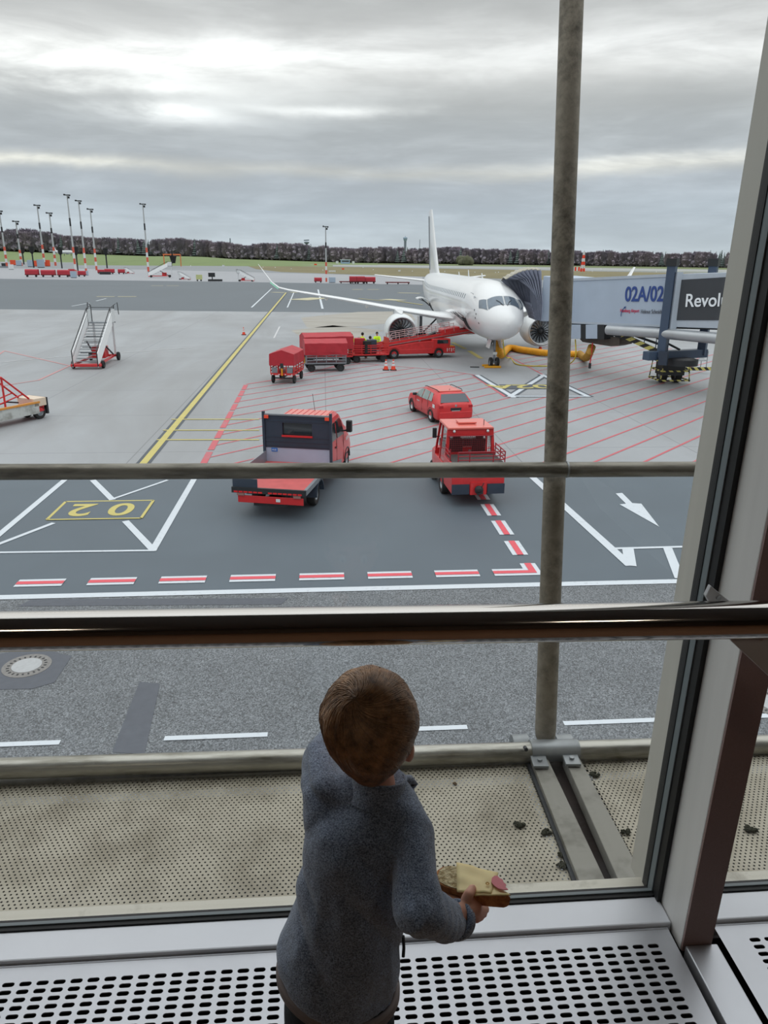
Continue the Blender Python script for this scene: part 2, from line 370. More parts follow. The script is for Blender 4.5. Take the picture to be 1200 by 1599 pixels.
yb.build('yellow_frame', P_yel, asph, recalc=False)
tx = text('yellow_number', '0 2', 1.75, P_yel, asph, Matrix.Identity(4), .002, .03)
fit_text(tx, Vector((G(208, 797).x, G(180, 787).y, .02)), Vector((G(108, 797).x, G(180, 787).y, .02)), G(180, 787).y-G(180, 806).y, Vector((0, -1, 0)))
# apron lines
ym, yk = MB(), MB()
for a, b, w_ in (((222, 726), (447, 457), .28),): gs(yk, a, b, .55, .006); gs(ym, a, b, w_, .012)
for a, b in (((268, 655), (405, 655)), ((255, 672), (405, 672)), ((245, 687), (405, 687))): gs(yk, a, b, .26, .006); gs(ym, a, b, .16, .012)
for a, b in (((707, 535), (727, 545)), ((733, 548), (752, 560)), ((560, 466), (600, 470)), ((620, 470), (660, 476))): gs(ym, a, b, .4, .012)
yk.build('dark_line_border', P_blk, conc, recalc=False)
ym.build('yellow_line', P_yel, conc, recalc=False)
fm = MB()
for a, b, w_ in (((151, 463), (179, 463), 1.5), ((184, 463), (213, 463), 1.5), ((236, 446), (255, 446), 1.5), ((260, 446), (280, 446), 1.5), ((425, 456), (446, 457), 1.5), ((453, 456), (472, 457), 1.5), ((468, 466), (500, 467), 9), ((550, 452), (567, 452), 1.8), ((574, 452), (592, 452), 1.8), ((622, 457), (656, 458), 1.8), ((600, 467), (628, 469), 3)):
    gs(fm, a, b, w_, -.01)
fm.build('yellow_taxi_marking', mat('pale_yellow_paint', s2l(186, 180, 150), .7), taxi, recalc=False)
wm = MB()
for a, b, w_ in (((393, 480), (425, 450), .28), ((449, 480), (459, 457), .22), ((497, 452), (504, 482), .35), ((112, 478), (140, 473), .3), ((150, 470), (166, 466), .3)): gs(wm, a, b, w_, -.01)
wm.build('white_taxi_marking', P_white, taxi, recalc=False)
wl = MB()
for a, b in (((0, 566), (112, 556)), ((190, 551), (300, 543)), ((428, 528), (437, 510))): gs(wl, a, b, .16, .012)
wl.build('white_guide_line', mat('worn_white_paint', s2l(196, 196, 198), .7), conc, recalc=False)
rl = MB()
for a, b in (((7, 548), (112, 572)), ((112, 570), (60, 594)), ((-30, 572), (7, 548)), ((60, 594), (-20, 606))): gs(rl, a, b, .16, .012)
rl.build('worn_red_line', mat('worn_pink_paint', s2l(190, 140, 140), .7), conc, recalc=False)
# red hatching, 45 degrees to the terminal
poly = [G(*q) for q in [(318, 724), (385, 600), (462, 588), (545, 566), (690, 578), (745, 586), (798, 620), (917, 619), (850, 586), (780, 549), (905, 536), (1120, 548), (1250, 600), (1350, 724)]]
poly = [(q.x, max(q.y, YB+.1)) for q in poly]
cs = [G(620, y) for y in (603.3, 617.5, 630.8, 643.3, 655, 668.3, 683.3, 700, 720)]
cc = [q.y-q.x for q in cs]; sp = abs(cc[0]-cc[-1])/8; c0 = cc[-1]
hm = MB()
for k in range(-40, 40):
    cst = c0 + k*sp; hits = []
    for i in range(len(poly)):
        (x1, y1), (x2, y2) = poly[i], poly[(i+1) % len(poly)]
        f1, f2 = y1-x1-cst, y2-x2-cst
        if f1*f2 < 0: s_ = f1/(f1-f2); hits.append((x1+(x2-x1)*s_, y1+(y2-y1)*s_))
    hits.sort()
    for a, b in zip(hits[0::2], hits[1::2]): strip(hm, a, b, .11, .009)
for i, w_ in ((1, .12), (2, .12), (3, .12), (4, .12), (8, .14)): strip(hm, poly[i], poly[i+1], w_, .0095)
strip(hm, (poly[5][0]-.25, poly[5][1]), (poly[6][0]-.25, poly[6][1]), .25, .0095)
hm.build('red_hatching', P_red, conc, recalc=False)
hb = MB()
a, b = Vector(poly[0]), Vector(poly[1])
for k in range(9):
    f0 = k/9; strip(hb, a+(b-a)*f0, a+(b-a)*(f0+.095), .26, .0125)
hb.build('red_boundary_dash', P_red, conc, recalc=False)
# stand marker 02A
dw, dk = MB(), MB()
for a, b in (((745, 586), (803, 621)), ((850, 586), (796, 620)), ((846, 585), (920, 620)), ((796, 619), (920, 619))):
    gs(dk, a, b, .62, .010); gs(dw, a, b, .3, .016)
dk.build('black_marker_border', P_blk, conc, recalc=False); dw.build('white_marker_line', P_white, conc, recalc=False)
q = [G(787, 608), G(868, 608), G(862, 600.5), G(781, 600.5)]
xl, xr = (q[0].x+q[3].x)/2, (q[1].x+q[2].x)/2; y0_, y1_ = q[0].y, q[2].y
MB().flat([(xl, y0_, .02), (xr, y0_, .02), (xr, y1_, .02), (xl, y1_, .02)]).build('dark_marker_field', P_blk, conc, recalc=False)
text('yellow_stand_number', '02A', 1.9, P_yel, conc, frame((xr-.1, y1_-.2, .026), (-1, 0, 0), (0, -1, 0)), .002, .04, 1.25)
sb = MB()
for q in ([(470, 496), (560, 487), (640, 486), (650, 500), (560, 510), (480, 512)], [(455, 516), (520, 508), (600, 516), (560, 528), (470, 526)]):
    pp = [G(*c) for c in q]
    for c in pp: c.z = .004
    sb.flat(pp)
sb.build('brown_stain', mat('stained_concrete', s2l(160, 156, 148), .6, 0, 0, .35, col2=s2l(144, 138, 128), thresh=(.4, .65), stretch=(.4, 1.5, 1)), conc, recalc=False)
# manholes
def manhole(px, py, lab):
    c = G(px, py); o = thing('manhole_cover', lab, 'manhole cover', (c.x, c.y, 0))
    MB().lathe([(0, .012), (.44, .012), (.44, 0)], n=40).build('rim', mat('cast_iron', s2l(128, 126, 124), .7, .2, .2, 20), o, 60)
    MB().lathe([(0, .02), (.27, .02), (.27, .01)], n=36).build('concrete_infill', mat('lid_concrete', s2l(168, 170, 172), .8, 0, .1, 20), o, 60)
    for k in range(22):
        a = 2*PI*k/22; MB().box((math.cos(a)*.335, math.sin(a)*.335, .014), (.05, .03, .008), a).build('vent_slot', M_dark, o)
manhole(42, 1040, 'round manhole cover with a pale centre in the road on the left')
manhole(1212, 1100, 'round manhole cover in the road at the right edge behind the mullion')

# ================================================================== BUILDING
W_int = mat('interior_wall', s2l(92, 74, 60), .8, 0, .1, 2)
W_flr = mat('interior_floor', s2l(122, 86, 62), .5, 0, .1, 3)
W_cei = mat('interior_ceiling', s2l(120, 116, 112), .85)
LEAN = .035
def fw(x, y, z): return Vector((x, y - LEAN*(z-FZ), z))
YG = 1.485
TOP = FZ+3.5
struct(MB().bb(-5, 5, -7, .70, FZ-.25, FZ).build('floor', W_flr))
struct(MB().bb(-5, 5, -7, 1.6, TOP, TOP+.2).build('ceiling', W_cei))
struct(MB().bb(-5.2, -5, -7, 1.5, FZ-.3, TOP+.2).build('wall_left', W_int))
struct(MB().bb(5, 5.2, -7, 1.5, FZ-.3, TOP+.2).build('wall_right', W_int))
struct(MB().bb(-5.2, 5.2, -7.2, -7, FZ-.3, TOP+.2).build('wall_back', W_int))
struct(MB().bb(-5, 5, 1.2, 1.48, 0, FZ-.35).build('wall_front', mat('facade_cladding', s2l(130, 132, 134), .6)))
# unseen ceiling lamps added behind the viewer as warm fill
for i, (x, y, lab) in enumerate(((-2.2, -3, 'square fill light added unseen on the left behind the viewer'), (2.2, -3, 'square fill light added unseen on the right behind the viewer'))):
    o = thing('ceiling_fill_light', lab, 'lamp', (x, y, TOP))
    MB().bb(-.35, .35, -.35, .35, -.05, 0).build('housing', M_whitep, o)
    d = MB().bb(-.31, .31, -.31, .31, -.058, -.05).build('diffuser', mat('lamp_diffuser', (1, .86, .68), .5, emit=9), o)
# glass
gm = bpy.data.materials.new('window_glass'); gm.use_nodes = True; t = NT(gm.node_tree); t.n.remove(t.n['Principled BSDF'])
tr = t.new('ShaderNodeBsdfTransparent'); tr.inputs[0].default_value = (.97, .985, .985, 1)
gl = t.new('ShaderNodeBsdfGlossy'); gl.inputs['Roughness'].default_value = .02
lw = t.new('ShaderNodeLayerWeight'); lw.inputs[0].default_value = .5
fr_ = t.math('ADD', t.math('MULTIPLY', t.math('POWER', lw.outputs['Facing'], 5.0), .6), .022)
mx = t.new('ShaderNodeMixShader'); t.link(fr_, mx.inputs[0]); t.link(tr.outputs[0], mx.inputs[1]); t.link(gl.outputs[0], mx.inputs[2])
t.link(mx.outputs[0], t.n['Material Output'].inputs[0])
MX0, MX1 = .827, .900
M_frame = mat('mullion_aluminium', s2l(226, 226, 224), .45, .0, .05, 3, stretch=(8, 8, .4))
M_frame2 = mat('sill_aluminium', s2l(226, 229, 236), .4, .2, .04, 3)
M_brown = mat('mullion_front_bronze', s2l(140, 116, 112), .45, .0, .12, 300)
M_gask = mat('rubber_gasket', (.008, .009, .01), .6)
M_gask2 = mat('grey_gasket', s2l(112, 122, 126), .5)
def fbox(x0, x1, y0, y1, z0, z1):
    b = MB(); vs = [fw(x, y, z) for x in (x0, x1) for y in (y0, y1) for z in (z0, z1)]
    return b.add(vs, [(0, 1, 3, 2), (4, 6, 7, 5), (0, 4, 5, 1), (2, 3, 7, 6), (0, 2, 6, 4), (1, 5, 7, 3)])
for nm, xa, xb in (('window_1', -4.9, MX0-.014), ('window_2', MX1+.014, 4.9)):
    wn = struct(fbox(xa, xb, YG, YG+.006, FZ+.03, TOP).build(nm, gm))
# mullion
ml = struct(fbox(MX0, MX1, 1.335, YG-.016, FZ-.02, TOP).build('trim_1', M_frame, bevel=.003))
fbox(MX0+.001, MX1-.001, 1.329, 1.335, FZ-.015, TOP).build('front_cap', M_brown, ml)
fbox(MX0-.012, MX0+.006, YG-.034, YG-.004, FZ, TOP).build('gasket', M_gask, ml)
fbox(MX1-.006, MX1+.012, YG-.034, YG-.004, FZ, TOP).build('gasket', M_gask, ml)
fbox(MX0-.015, MX1+.015, YG-.006, YG+.02, FZ, TOP).build('spacer', M_gask2, ml)
fbox(MX0-.017, MX1+.017, YG+.018, YG+.044, FZ, TOP).build('outer_gasket', M_gask, ml)
fbox(MX0-.012, MX1+.012, YG+.042, YG+.125, FZ-.03, TOP).build('outer_cover', mat('outer_cover_aluminium', s2l(190, 188, 180), .5, .0, .06, 3, stretch=(8, 8, .4)), ml)
# sill
for i, (xa, xb) in enumerate(((-4.9, MX0-.002), (MX1+.002, 4.9))):
    s_ = struct(MB().bb(xa, xb, 1.387, 1.468, FZ-.05, FZ+.012).build('trim_%d' % (2+i), M_frame2, bevel=.004))
    MB().bb(xa, xb, 1.468, 1.479, FZ-.05, FZ+.016).build('gasket', M_gask, s_)
    MB().bb(xa, xb, 1.479, 1.488, FZ-.05, FZ+.020).build('glazing_bead', M_gask2, s_)
    MB().bb(xa, xb, 1.489, 1.505, FZ-.05, FZ+.010).build('gasket', M_gask, s_)
    MB().bb(xa, xb, 1.508, 1.553, FZ-.12, FZ-.004).build('outer_ledge', mat('ledge_aluminium', s2l(196, 192, 180), .5, .2, 0, 9, col2=s2l(128, 122, 110), thresh=(.55, .75)), s_, bevel=.008)
    MB().bb(xa, xb, 1.51, 1.62, FZ-.16, FZ-.11).build('outer_drip', M_dark, s_)
# perforated floor grille
M_gril = mat('grille_steel', s2l(192, 194, 200), .38, .6, .06, 5)
def slotted(x0, x1, y0, y1, z, px, py, lx, ly, mg, th):
    b = MB(); n = 6
    cols = int((x1-x0-2*mg)/px); rows = int((y1-y0-mg)/py); xs0 = x1-mg-cols*px; ys1 = y1-mg
    def quad(a, b_, c, d): b.flat([(a, c, z), (b_, c, z), (b_, d, z), (a, d, z)])
    quad(x0, xs0, y0, y1); quad(x1-mg, x1, y0, y1); quad(xs0, x1-mg, ys1, y1)
    if ys1-rows*py > y0+1e-4: quad(xs0, x1-mg, y0, ys1-rows*py)
    r = ly/2; hx = lx/2-r
    inner = [(hx+r*math.cos(-PI/2+PI*k/(n-1)), r*math.sin(-PI/2+PI*k/(n-1))) for k in range(n)] + [(-hx-r*math.cos(-PI/2+PI*k/(n-1)), -r*math.sin(-PI/2+PI*k/(n-1))) for k in range(n)]
    Hx, Hy = px/2, py/2
    outer = [(hx, -Hy), (Hx, -Hy), (Hx, -Hy/3), (Hx, Hy/3), (Hx, Hy), (hx, Hy), (-hx, Hy), (-Hx, Hy), (-Hx, Hy/3), (-Hx, -Hy/3), (-Hx, -Hy), (-hx, -Hy)]
    N = 12
    for i in range(cols):
        for j in range(rows):
            cx, cy = xs0+(i+.5)*px, ys1-(j+.5)*py
            vs = [(cx+u, cy+v, z) for u, v in inner] + [(cx+u, cy+v, z) for u, v in outer] + [(cx+u, cy+v, z-th) for u, v in inner]
            fs = [(k, N+k, N+(k+1) % N, (k+1) % N) for k in range(N)] + [(k, (k+1) % N, 2*N+(k+1) % N, 2*N+k) for k in range(N)]
            b.add(vs, fs)
    return b
for x0_, x1_, lab in ((-1.75, MX0-.012, 'slotted metal floor grille left of the mullion under the child'), (MX1+.03, 1.7, 'slotted metal floor grille right of the mullion')):
    o = thing('floor_grille', lab, 'floor grille', (0, 0, FZ))
    slotted(x0_, x1_, .72, 1.383, 0, .0372, .0196, .027, .0112, .038, .003).build('perforated_plate', M_gril, o, recalc=False)
    MB().bb(x0_, x1_, 1.380, 1.384, -.03, .001).build('edge_flange', M_gril, o)
tag(MB().bb(MX0+.006, MX1+.012, .70, 1.328, FZ-.04, FZ+.004).build('cover_strip', M_gril, bevel=.003), 'smooth metal strip between the two floor grilles at the mullion foot', 'metal strip')
struct(MB().bb(-5, 5, .70, 1.50, FZ-.36, FZ-.33).build('dark_trough', M_black))  # black trough added under the grilles to darken the slots and gaps
struct(MB().bb(-5, 5, .64, .70, FZ-.36, FZ-.2).build('dark_trough_edge', M_black))
struct(MB().bb(-5, 5, 1.40, 1.50, FZ-.36, FZ-.05).build('dark_trough_front', M_black))
# handrail
M_chrome = mat('polished_steel', s2l(190, 186, 182), .09, 1.0, .02, 3, stretch=(2, 30, 30))
hr = thing('handrail', 'thick polished steel handrail across the window above the child', 'handrail', (0, 0, 0))
A_, B_ = Yp(0, 986, 1.075), Yp(1200, 967, 1.075); dv = (B_-A_).normalized()
MB().tube([A_-dv*2, B_+dv*1.2], .031, 40).build('rail', M_chrome, hr, 40)
br = [Yp(*q, 1.115) for q in ((1103, 931), (1111, 915), (1136, 936), (1215, 990), (1330, 1080), (1330, 1170), (1205, 1060), (1143, 1002))]
MB().box((.865, 1.21, Yp(1205, 1030, 1.115).z), (.05, .2, .012)).build('wall_stub', M_steel, hr)
MB().prism(br, (0, .010, 0)).build('bracket', mat('bracket_steel', s2l(196, 198, 202), .4, .0, .05, 4), hr, bevel=.0015)
for q in ((1122, 933), (1188, 996)): c = Yp(*q, 1.115); MB().tube([c-Vector((0, .004, 0)), c+Vector((0, .02, 0))], .004, 12).build('screw', M_alu, hr)

# ================================================================== OUTSIDE GALLERY
ZD = 5.66
M_deck = mat('weathered_deck_sheet', s2l(178, 172, 156), .65, .1, 0, 5, col2=s2l(138, 131, 114), thresh=(.42, .7), bump=.15, bscale=60)
def holes(x0, x1, y0, y1, z, px, py, r):
    b = MB(); N = 8; vs = []; fs = []
    cols = int((x1-x0)/px); rows = int((y1-y0)/py)
    sq = [(1, 0), (1, 1), (0, 1), (-1, 1), (-1, 0), (-1, -1), (0, -1), (1, -1)]
    for j in range(rows):
        off = (j % 2)*px/2
        for i in range(cols):
            cx, cy = x0+off+(i+.5)*px, y0+(j+.5)*py; k = len(vs)
            for a in range(N): vs.append((cx+r*math.cos(2*PI*a/N), cy+r*math.sin(2*PI*a/N), z))
            for u, v in sq: vs.append((cx+u*px/2, cy+v*py/2, z))
            fs += [(k+a, k+N+a, k+N+(a+1) % N, k+(a+1) % N) for a in range(N)]
    b.v, b.f = vs, fs; return b
y0d, y1d = 1.56, 2.29
L1, L2 = G(838, 1188, ZD).x, G(900, 1183, ZD).x
# two deck panels with the bracket gap between them
gapL, gapR = .60, .73
bk = thing('maintenance_walkway', 'weathered perforated metal walkway outside along the window with two channel bars', 'walkway')
for a_, b_, lab in ((-2.35, .712, 'dusty perforated metal walkway sheet outside left of the bracket'), (.912, 2.2, 'dusty perforated metal walkway sheet outside right of the bracket')):
    o = bk
    holes(a_, b_, y0d, y1d, ZD, .0165, .0125, .0033).build('perforated_sheet', M_deck, o, recalc=False)
    MB().bb(a_, b_, y1d-.01, y1d+.03, ZD-.05, ZD+.01).build('front_lip', M_dirtal, o)
    MB().bb(a_, b_, y0d, y1d, ZD-.10, ZD-.09).build('dark_hole_backing', mat('hole_shade', (.035, .033, .03), .8), o)  # dark sheet added below the deck so its holes look shaded
def gbar(q, z, th):
    pts = [G(*c, z) for c in q]; return MB().prism(pts, (0, 0, -th))
gbar([(829, 1184), (856, 1184), (948, 1378), (906, 1378)], ZD+.03, .045).build('channel_bar', M_dirtal, bk, bevel=.003)
gbar([(880, 1180), (904, 1180), (1010, 1378), (968, 1378)], ZD+.03, .045).build('channel_bar', M_dirtal, bk, bevel=.003)
gbar([(854, 1184), (882, 1180), (972, 1378), (944, 1378)], ZD-.03, .04).build('web', mat('dark_brown_steel', s2l(52, 42, 38), .8, .2, .3, 20), bk)  # dark brown sheet across the gap between the two bars
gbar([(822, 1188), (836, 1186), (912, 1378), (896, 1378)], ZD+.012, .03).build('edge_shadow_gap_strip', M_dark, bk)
for q in ((843, 1190), (893, 1187)):
    c = G(*q, ZD+.04); n = MB().box(c, (.055, .06, .012), R(-4)); n.build('clamp_plate', M_galv, bk, bevel=.002)
    MB().tube([c, c+Vector((0, 0, .014))], .009, 6).build('bolt', M_galv, bk)
M_pipe = bpy.data.materials.new('stained_galvanised_pipe'); M_pipe.use_nodes = True
t = NT(M_pipe.node_tree); b = t.n['Principled BSDF']; co = t.new('ShaderNodeTexCoord').outputs['Object']
f1 = t.ramp(t.noise(co, 26, 8, .7, .2), [(.36, 0.0), (.66, 1.0)]); f2 = t.ramp(t.noise(co, 3.2, 3, .5), [(.35, 0.0), (.7, 1.0)])
t.link(t.mix(t.math('MULTIPLY', f1, t.math('ADD', t.math('MULTIPLY', f2, .6), .4)), s2l(158, 150, 136), s2l(84, 78, 68)), b.inputs['Base Color']); b.inputs['Roughness'].default_value = .6; b.inputs['Metallic'].default_value = .25
M_pipe2 = mat('mossy_pipe', s2l(140, 136, 126), .42, .5, 0, 9, col2=s2l(82, 78, 68), thresh=(.42, .62), stretch=(.35, 2, 2))
po = thing('pipe_post', 'tall stained steel pipe post standing outside the window', 'post')
pb = Yp(852, 1150, 2.36); ptop = Yp(893.5, -5, 2.80); dd = (ptop-pb)
MB().tube([pb+dd*-.004, pb, pb+dd*.012, ptop+dd*.15], [.030, .036, .0385, .0385], 36).build('tube', M_pipe, po, 50)
nb = Yp(860, 1166, 2.34)
MB().tube([pb+dd*.01, nb-Vector((0, 0, .03))], .017, 14).build('foot_pin', M_galv, po, 50)
lr = thing('lower_pipe_rail', 'lower galvanised pipe rail along the outer edge of the walkway', 'rail')
a_, b_ = Yp(0, 1200, 2.30), Yp(1000, 1169, 2.30); dv = b_-a_
MB().tube([a_-dv*.6, b_+dv*.7], .0365, 30).build('tube', mat('pipe_bottom', s2l(176, 174, 166), .34, .8, 0, 9, col2=s2l(104, 100, 86), thresh=(.45, .7), stretch=(.3, 2, 2)), lr, 50)
c1, c2 = Yp(828, 1172.5, 2.30), Yp(902, 1171, 2.30)
MB().tube([c1, c2], .0395, 30).build('coupling', M_galv, lr, 50)
q = Yp(820, 1167, 2.27); MB().tube([q, q-Vector((0, .02, -.004))], .007, 10).build('rivet', M_dark, lr)
for px in (812, 880):
    c = Yp(px, 1166, 2.37); MB().lathe([(.02, -.03), (.045, -.03), (.045, .03), (.02, .03)], c, (1, 0, 0), 20).build('ring_clamp', M_galv, lr, 50)
ur = thing('upper_pipe_rail', 'upper weathered pipe rail crossing in front of the apron', 'rail')
a_, b_ = Yp(0, 737, 2.44), Yp(1090, 732.5, 2.44); dv = b_-a_
MB().tube([a_-dv*.5, b_+dv*.6], .0262, 28).build('tube', M_pipe2, ur, 50)
c1, c2 = Yp(861, 733, 2.44), Yp(884, 733, 2.44)
MB().tube([c1, c2], .0235, 24).build('inner_sleeve', M_galv, ur, 50)
MB().tube([c2, c2+(c2-c1)*.12], .0285, 24).build('collar', M_galv, ur, 50)
# moss
M_moss = mat('dark_moss', s2l(46, 46, 32), .95, 0, .4, 60, bump=1, bscale=80)
def clump(px, py, r, lab, m=M_moss, fl=.45, nm='moss_clump', cat='moss'):
    c = G(px, py, ZD+.004); b = MB()
    rnd = random.Random(px)
    for k in range(16):
        a = rnd.random()*2*PI; d = rnd.random()*r*.8
        b.sph(c+Vector((math.cos(a)*d*1.2, math.sin(a)*d*.8, r*fl*.4)), r*(.25+.2*rnd.random()), 7, 5, (1, 1, .7))
    return tag(b.build(nm, m, None, 30), lab, cat, 'debris on the walkway')
clump(812, 1290, .022, 'dark moss clump on the walkway left of the channel bars')
clump(852, 1300, .018, 'dark moss clump beside the left channel bar')
clump(928, 1210, .018, 'dark moss clump near the lower rail right of the post')
clump(980, 1300, .018, 'dark moss clump between the right channel bar and the mullion')
clump(1172, 1296, .02, 'dark moss clump on the walkway right of the mullion')
clump(879, 1335, .016, 'dark moss clump low on the left channel bar edge')
clump(878, 1352, .016, 'lowest dark moss clump beside the left channel bar')
clump(711, 1224, .009, 'small brown crumb on the walkway right of the child head', mat('dry_leaf', s2l(78, 60, 40), .9, 0, .3, 50), nm='debris_crumb', cat='debris')
clump(962, 1314, .014, 'dry brown leaf bit lying on the right channel bar', mat('brown_leaf', s2l(130, 100, 50), .9, 0, .3, 50), .2, 'dry_leaf', 'leaf')
# ================================================================== AIRCRAFT
AC = thing('passenger_jet', 'white twin-engine passenger jet parked nose-on at the boarding bridge', 'aircraft', (12.15, 50.75, 0), R(.4))
# local: x starboard is -X (our left); y aft; z up
PR = [(0, 2.72, 2.62, .05), (.08, 2.98, 2.36, .30), (.25, 3.2, 2.12, .55), (.55, 3.42, 1.9, .82), (1.0, 3.66, 1.70, 1.09), (1.5, 3.93, 1.57, 1.30), (2.0, 4.24, 1.48, 1.45), (2.6, 4.55, 1.40, 1.57), (3.4, 4.80, 1.33, 1.67), (4.6, 4.97, 1.28, 1.74), (6, 5.02, 1.27, 1.75),
      (10, 5.02, 1.27, 1.75), (16, 5.02, 1.27, 1.75), (22, 5.02, 1.27, 1.75), (26, 5.02, 1.32, 1.75), (29, 5.02, 1.72, 1.66), (32, 5.0, 2.42, 1.42), (35, 4.93, 3.15, 1.02), (37.4, 4.80, 3.75, .6), (38.6, 4.6, 4.1, .22)]
PR = [(y_, tp_+.60+.38*min(1, y_/7), bt_+.60, hw_*1.06) for y_, tp_, bt_, hw_ in PR]
def fprof(y):
    for i in range(len(PR)-1):
        if PR[i][0] <= y <= PR[i+1][0]: break
    i = min(max(i, 0), len(PR)-2)
    def cr(k):
        p0, p1, p2, p3 = PR[max(i-1, 0)], PR[i], PR[i+1], PR[min(i+2, len(PR)-1)]
        h = p2[0]-p1[0]; tt = (y-p1[0])/h
        m1 = (p2[k]-p0[k])/(p2[0]-p0[0]) if p2[0] > p0[0] else 0; m2 = (p3[k]-p1[k])/(p3[0]-p1[0])
        return (2*tt**3-3*tt**2+1)*p1[k]+(tt**3-2*tt**2+tt)*h*m1+(-2*tt**3+3*tt**2)*p2[k]+(tt**3-tt**2)*h*m2
    return cr(1), cr(2), cr(3)
def fpt(y, ph, off=0):                          # ph: angle from top, positive to starboard (our left)
    tp, bt, hw_ = fprof(y); zc = bt+(tp-bt)*.52
    zz = zc + (tp-zc if math.cos(ph) > 0 else zc-bt)*math.cos(ph); p = Vector((-hw_*math.sin(ph), y, zz))
    if off:
        n = Vector((-math.sin(ph), 0, math.cos(ph))); p += n*off
    return p
ys = sorted(set([0, .03, .08, .16, .25, .4, .55, .75, 1, 1.25, 1.5, 1.75, 2, 2.3, 2.6, 3, 3.4, 4, 4.6, 5.3, 6] + [6+1.6*k for k in range(1, 20)] + [37, 37.8, 38.6]))
F = MB(); F.loft([[fpt(y, 2*PI*j/48) for j in range(48)] for y in ys]); fus = F.build('fuselage', M_white, AC, 180)
def fpatch(name, quad, m, parent=fus, off=.012, n=6):    # quad: four (y, phi degrees) corners
    b = MB(); g = []
    for i in range(n+1):
        for j in range(n+1):
            u, v_ = i/n, j/n
            y = (quad[0][0]*(1-u)+quad[1][0]*u)*(1-v_)+(quad[3][0]*(1-u)+quad[2][0]*u)*v_
            ph = (quad[0][1]*(1-u)+quad[1][1]*u)*(1-v_)+(quad[3][1]*(1-u)+quad[2][1]*u)*v_
            p = fpt(y, R(ph)); e = .01
            nn = (fpt(y+e, R(ph))-fpt(y-e if y > e else 0, R(ph))).cross(fpt(y, R(ph)+e)-fpt(y, R(ph)-e)).normalized()
            c = Vector((0, y+.4, fprof(y)[1]*.5+fprof(y)[0]*.5))
            if nn.dot(p-c) < 0: nn = -nn
            g.append(p+nn*off)
    b.v = [tuple(p) for p in g]; b.f = [(i*(n+1)+j, i*(n+1)+j+1, (i+1)*(n+1)+j+1, (i+1)*(n+1)+j) for i in range(n) for j in range(n)]
    return b.build(name, m, parent, 180)
M_wfr = mat('window_seal', s2l(150, 156, 162), .5)
for s in (1, -1):
    for q in ([(1.30, 3*s), (1.48, 50*s), (2.22, 39*s), (2.05, 3*s)], [(1.54, 55*s), (2.4, 70*s), (2.9, 57*s), (2.3, 43*s)]):
        cy = sum(c[0] for c in q)/4; cp = sum(c[1] for c in q)/4
        fpatch('window_seal', [(cy+(a-cy)*1.13, cp+(b_-cp)*1.1) for a, b_ in q], M_wfr, off=.008)
        fpatch('cockpit_window', q, M_cock, off=.018)
    MB().tube([fpt(1.28, R(9*s), .05), fpt(1.48, R(12*s), .07), fpt(1.75, R(20*s), .06)], .018, 6).build('wiper', M_dark, fus)
    MB().tube([fpt(1.30, R(9*s), .04), fpt(1.18, R(6*s), .03)], .018, 6).build('wiper_arm', M_dark, fus)
M_pwin = mat('cabin_window_glass', s2l(120, 132, 142), .15, 0, .2, 1)
for s in (1, -1):
    for k in range(32):
        y = 7.0+.78*k
        fpatch('cabin_window', [(y-.13, 62*s), (y+.13, 62*s), (y+.13, 72*s), (y-.13, 72*s)], M_pwin, off=.006, n=2)
M_line = mat('panel_line_grey', s2l(158, 164, 170), .5)
def seam(name, pts, w=.03):
    for a, b_ in zip(pts, pts[1:]+pts[:1]):
        pass
    return MB().tube([fpt(y, R(ph), .004) for y, ph in pts], w, 5).build(name, M_line, fus)
for s in (1, -1):
    y0_ = 4.7
    seam('door_seam', [(y0_, 55*s), (y0_, 98*s), (y0_+.85, 98*s), (y0_+.85, 55*s), (y0_, 55*s)], .018)
MB().tube([fpt(3.9, R(58), .0), fpt(3.75, R(58), .14), fpt(3.5, R(60), .16)], .03, 6).build('probe', M_line, fus)
for yy, ph in ((2.6, 86), (2.75, 96), (2.2, 104), (3.0, 80)): fpatch('sensor_port', [(yy, ph), (yy+.12, ph), (yy+.12, ph+4), (yy, ph+4)], M_dark, off=.01, n=2)
for yy, h in ((9, .35), (14.5, .5), (19, .28)):
    MB().prism([fpt(yy, 0), fpt(yy+.45, 0), Vector((0, yy+.6, 6.0+h)), Vector((0, yy+.4, 6.0+h))], (.03, 0, 0)).build('antenna', M_whitep, AC)
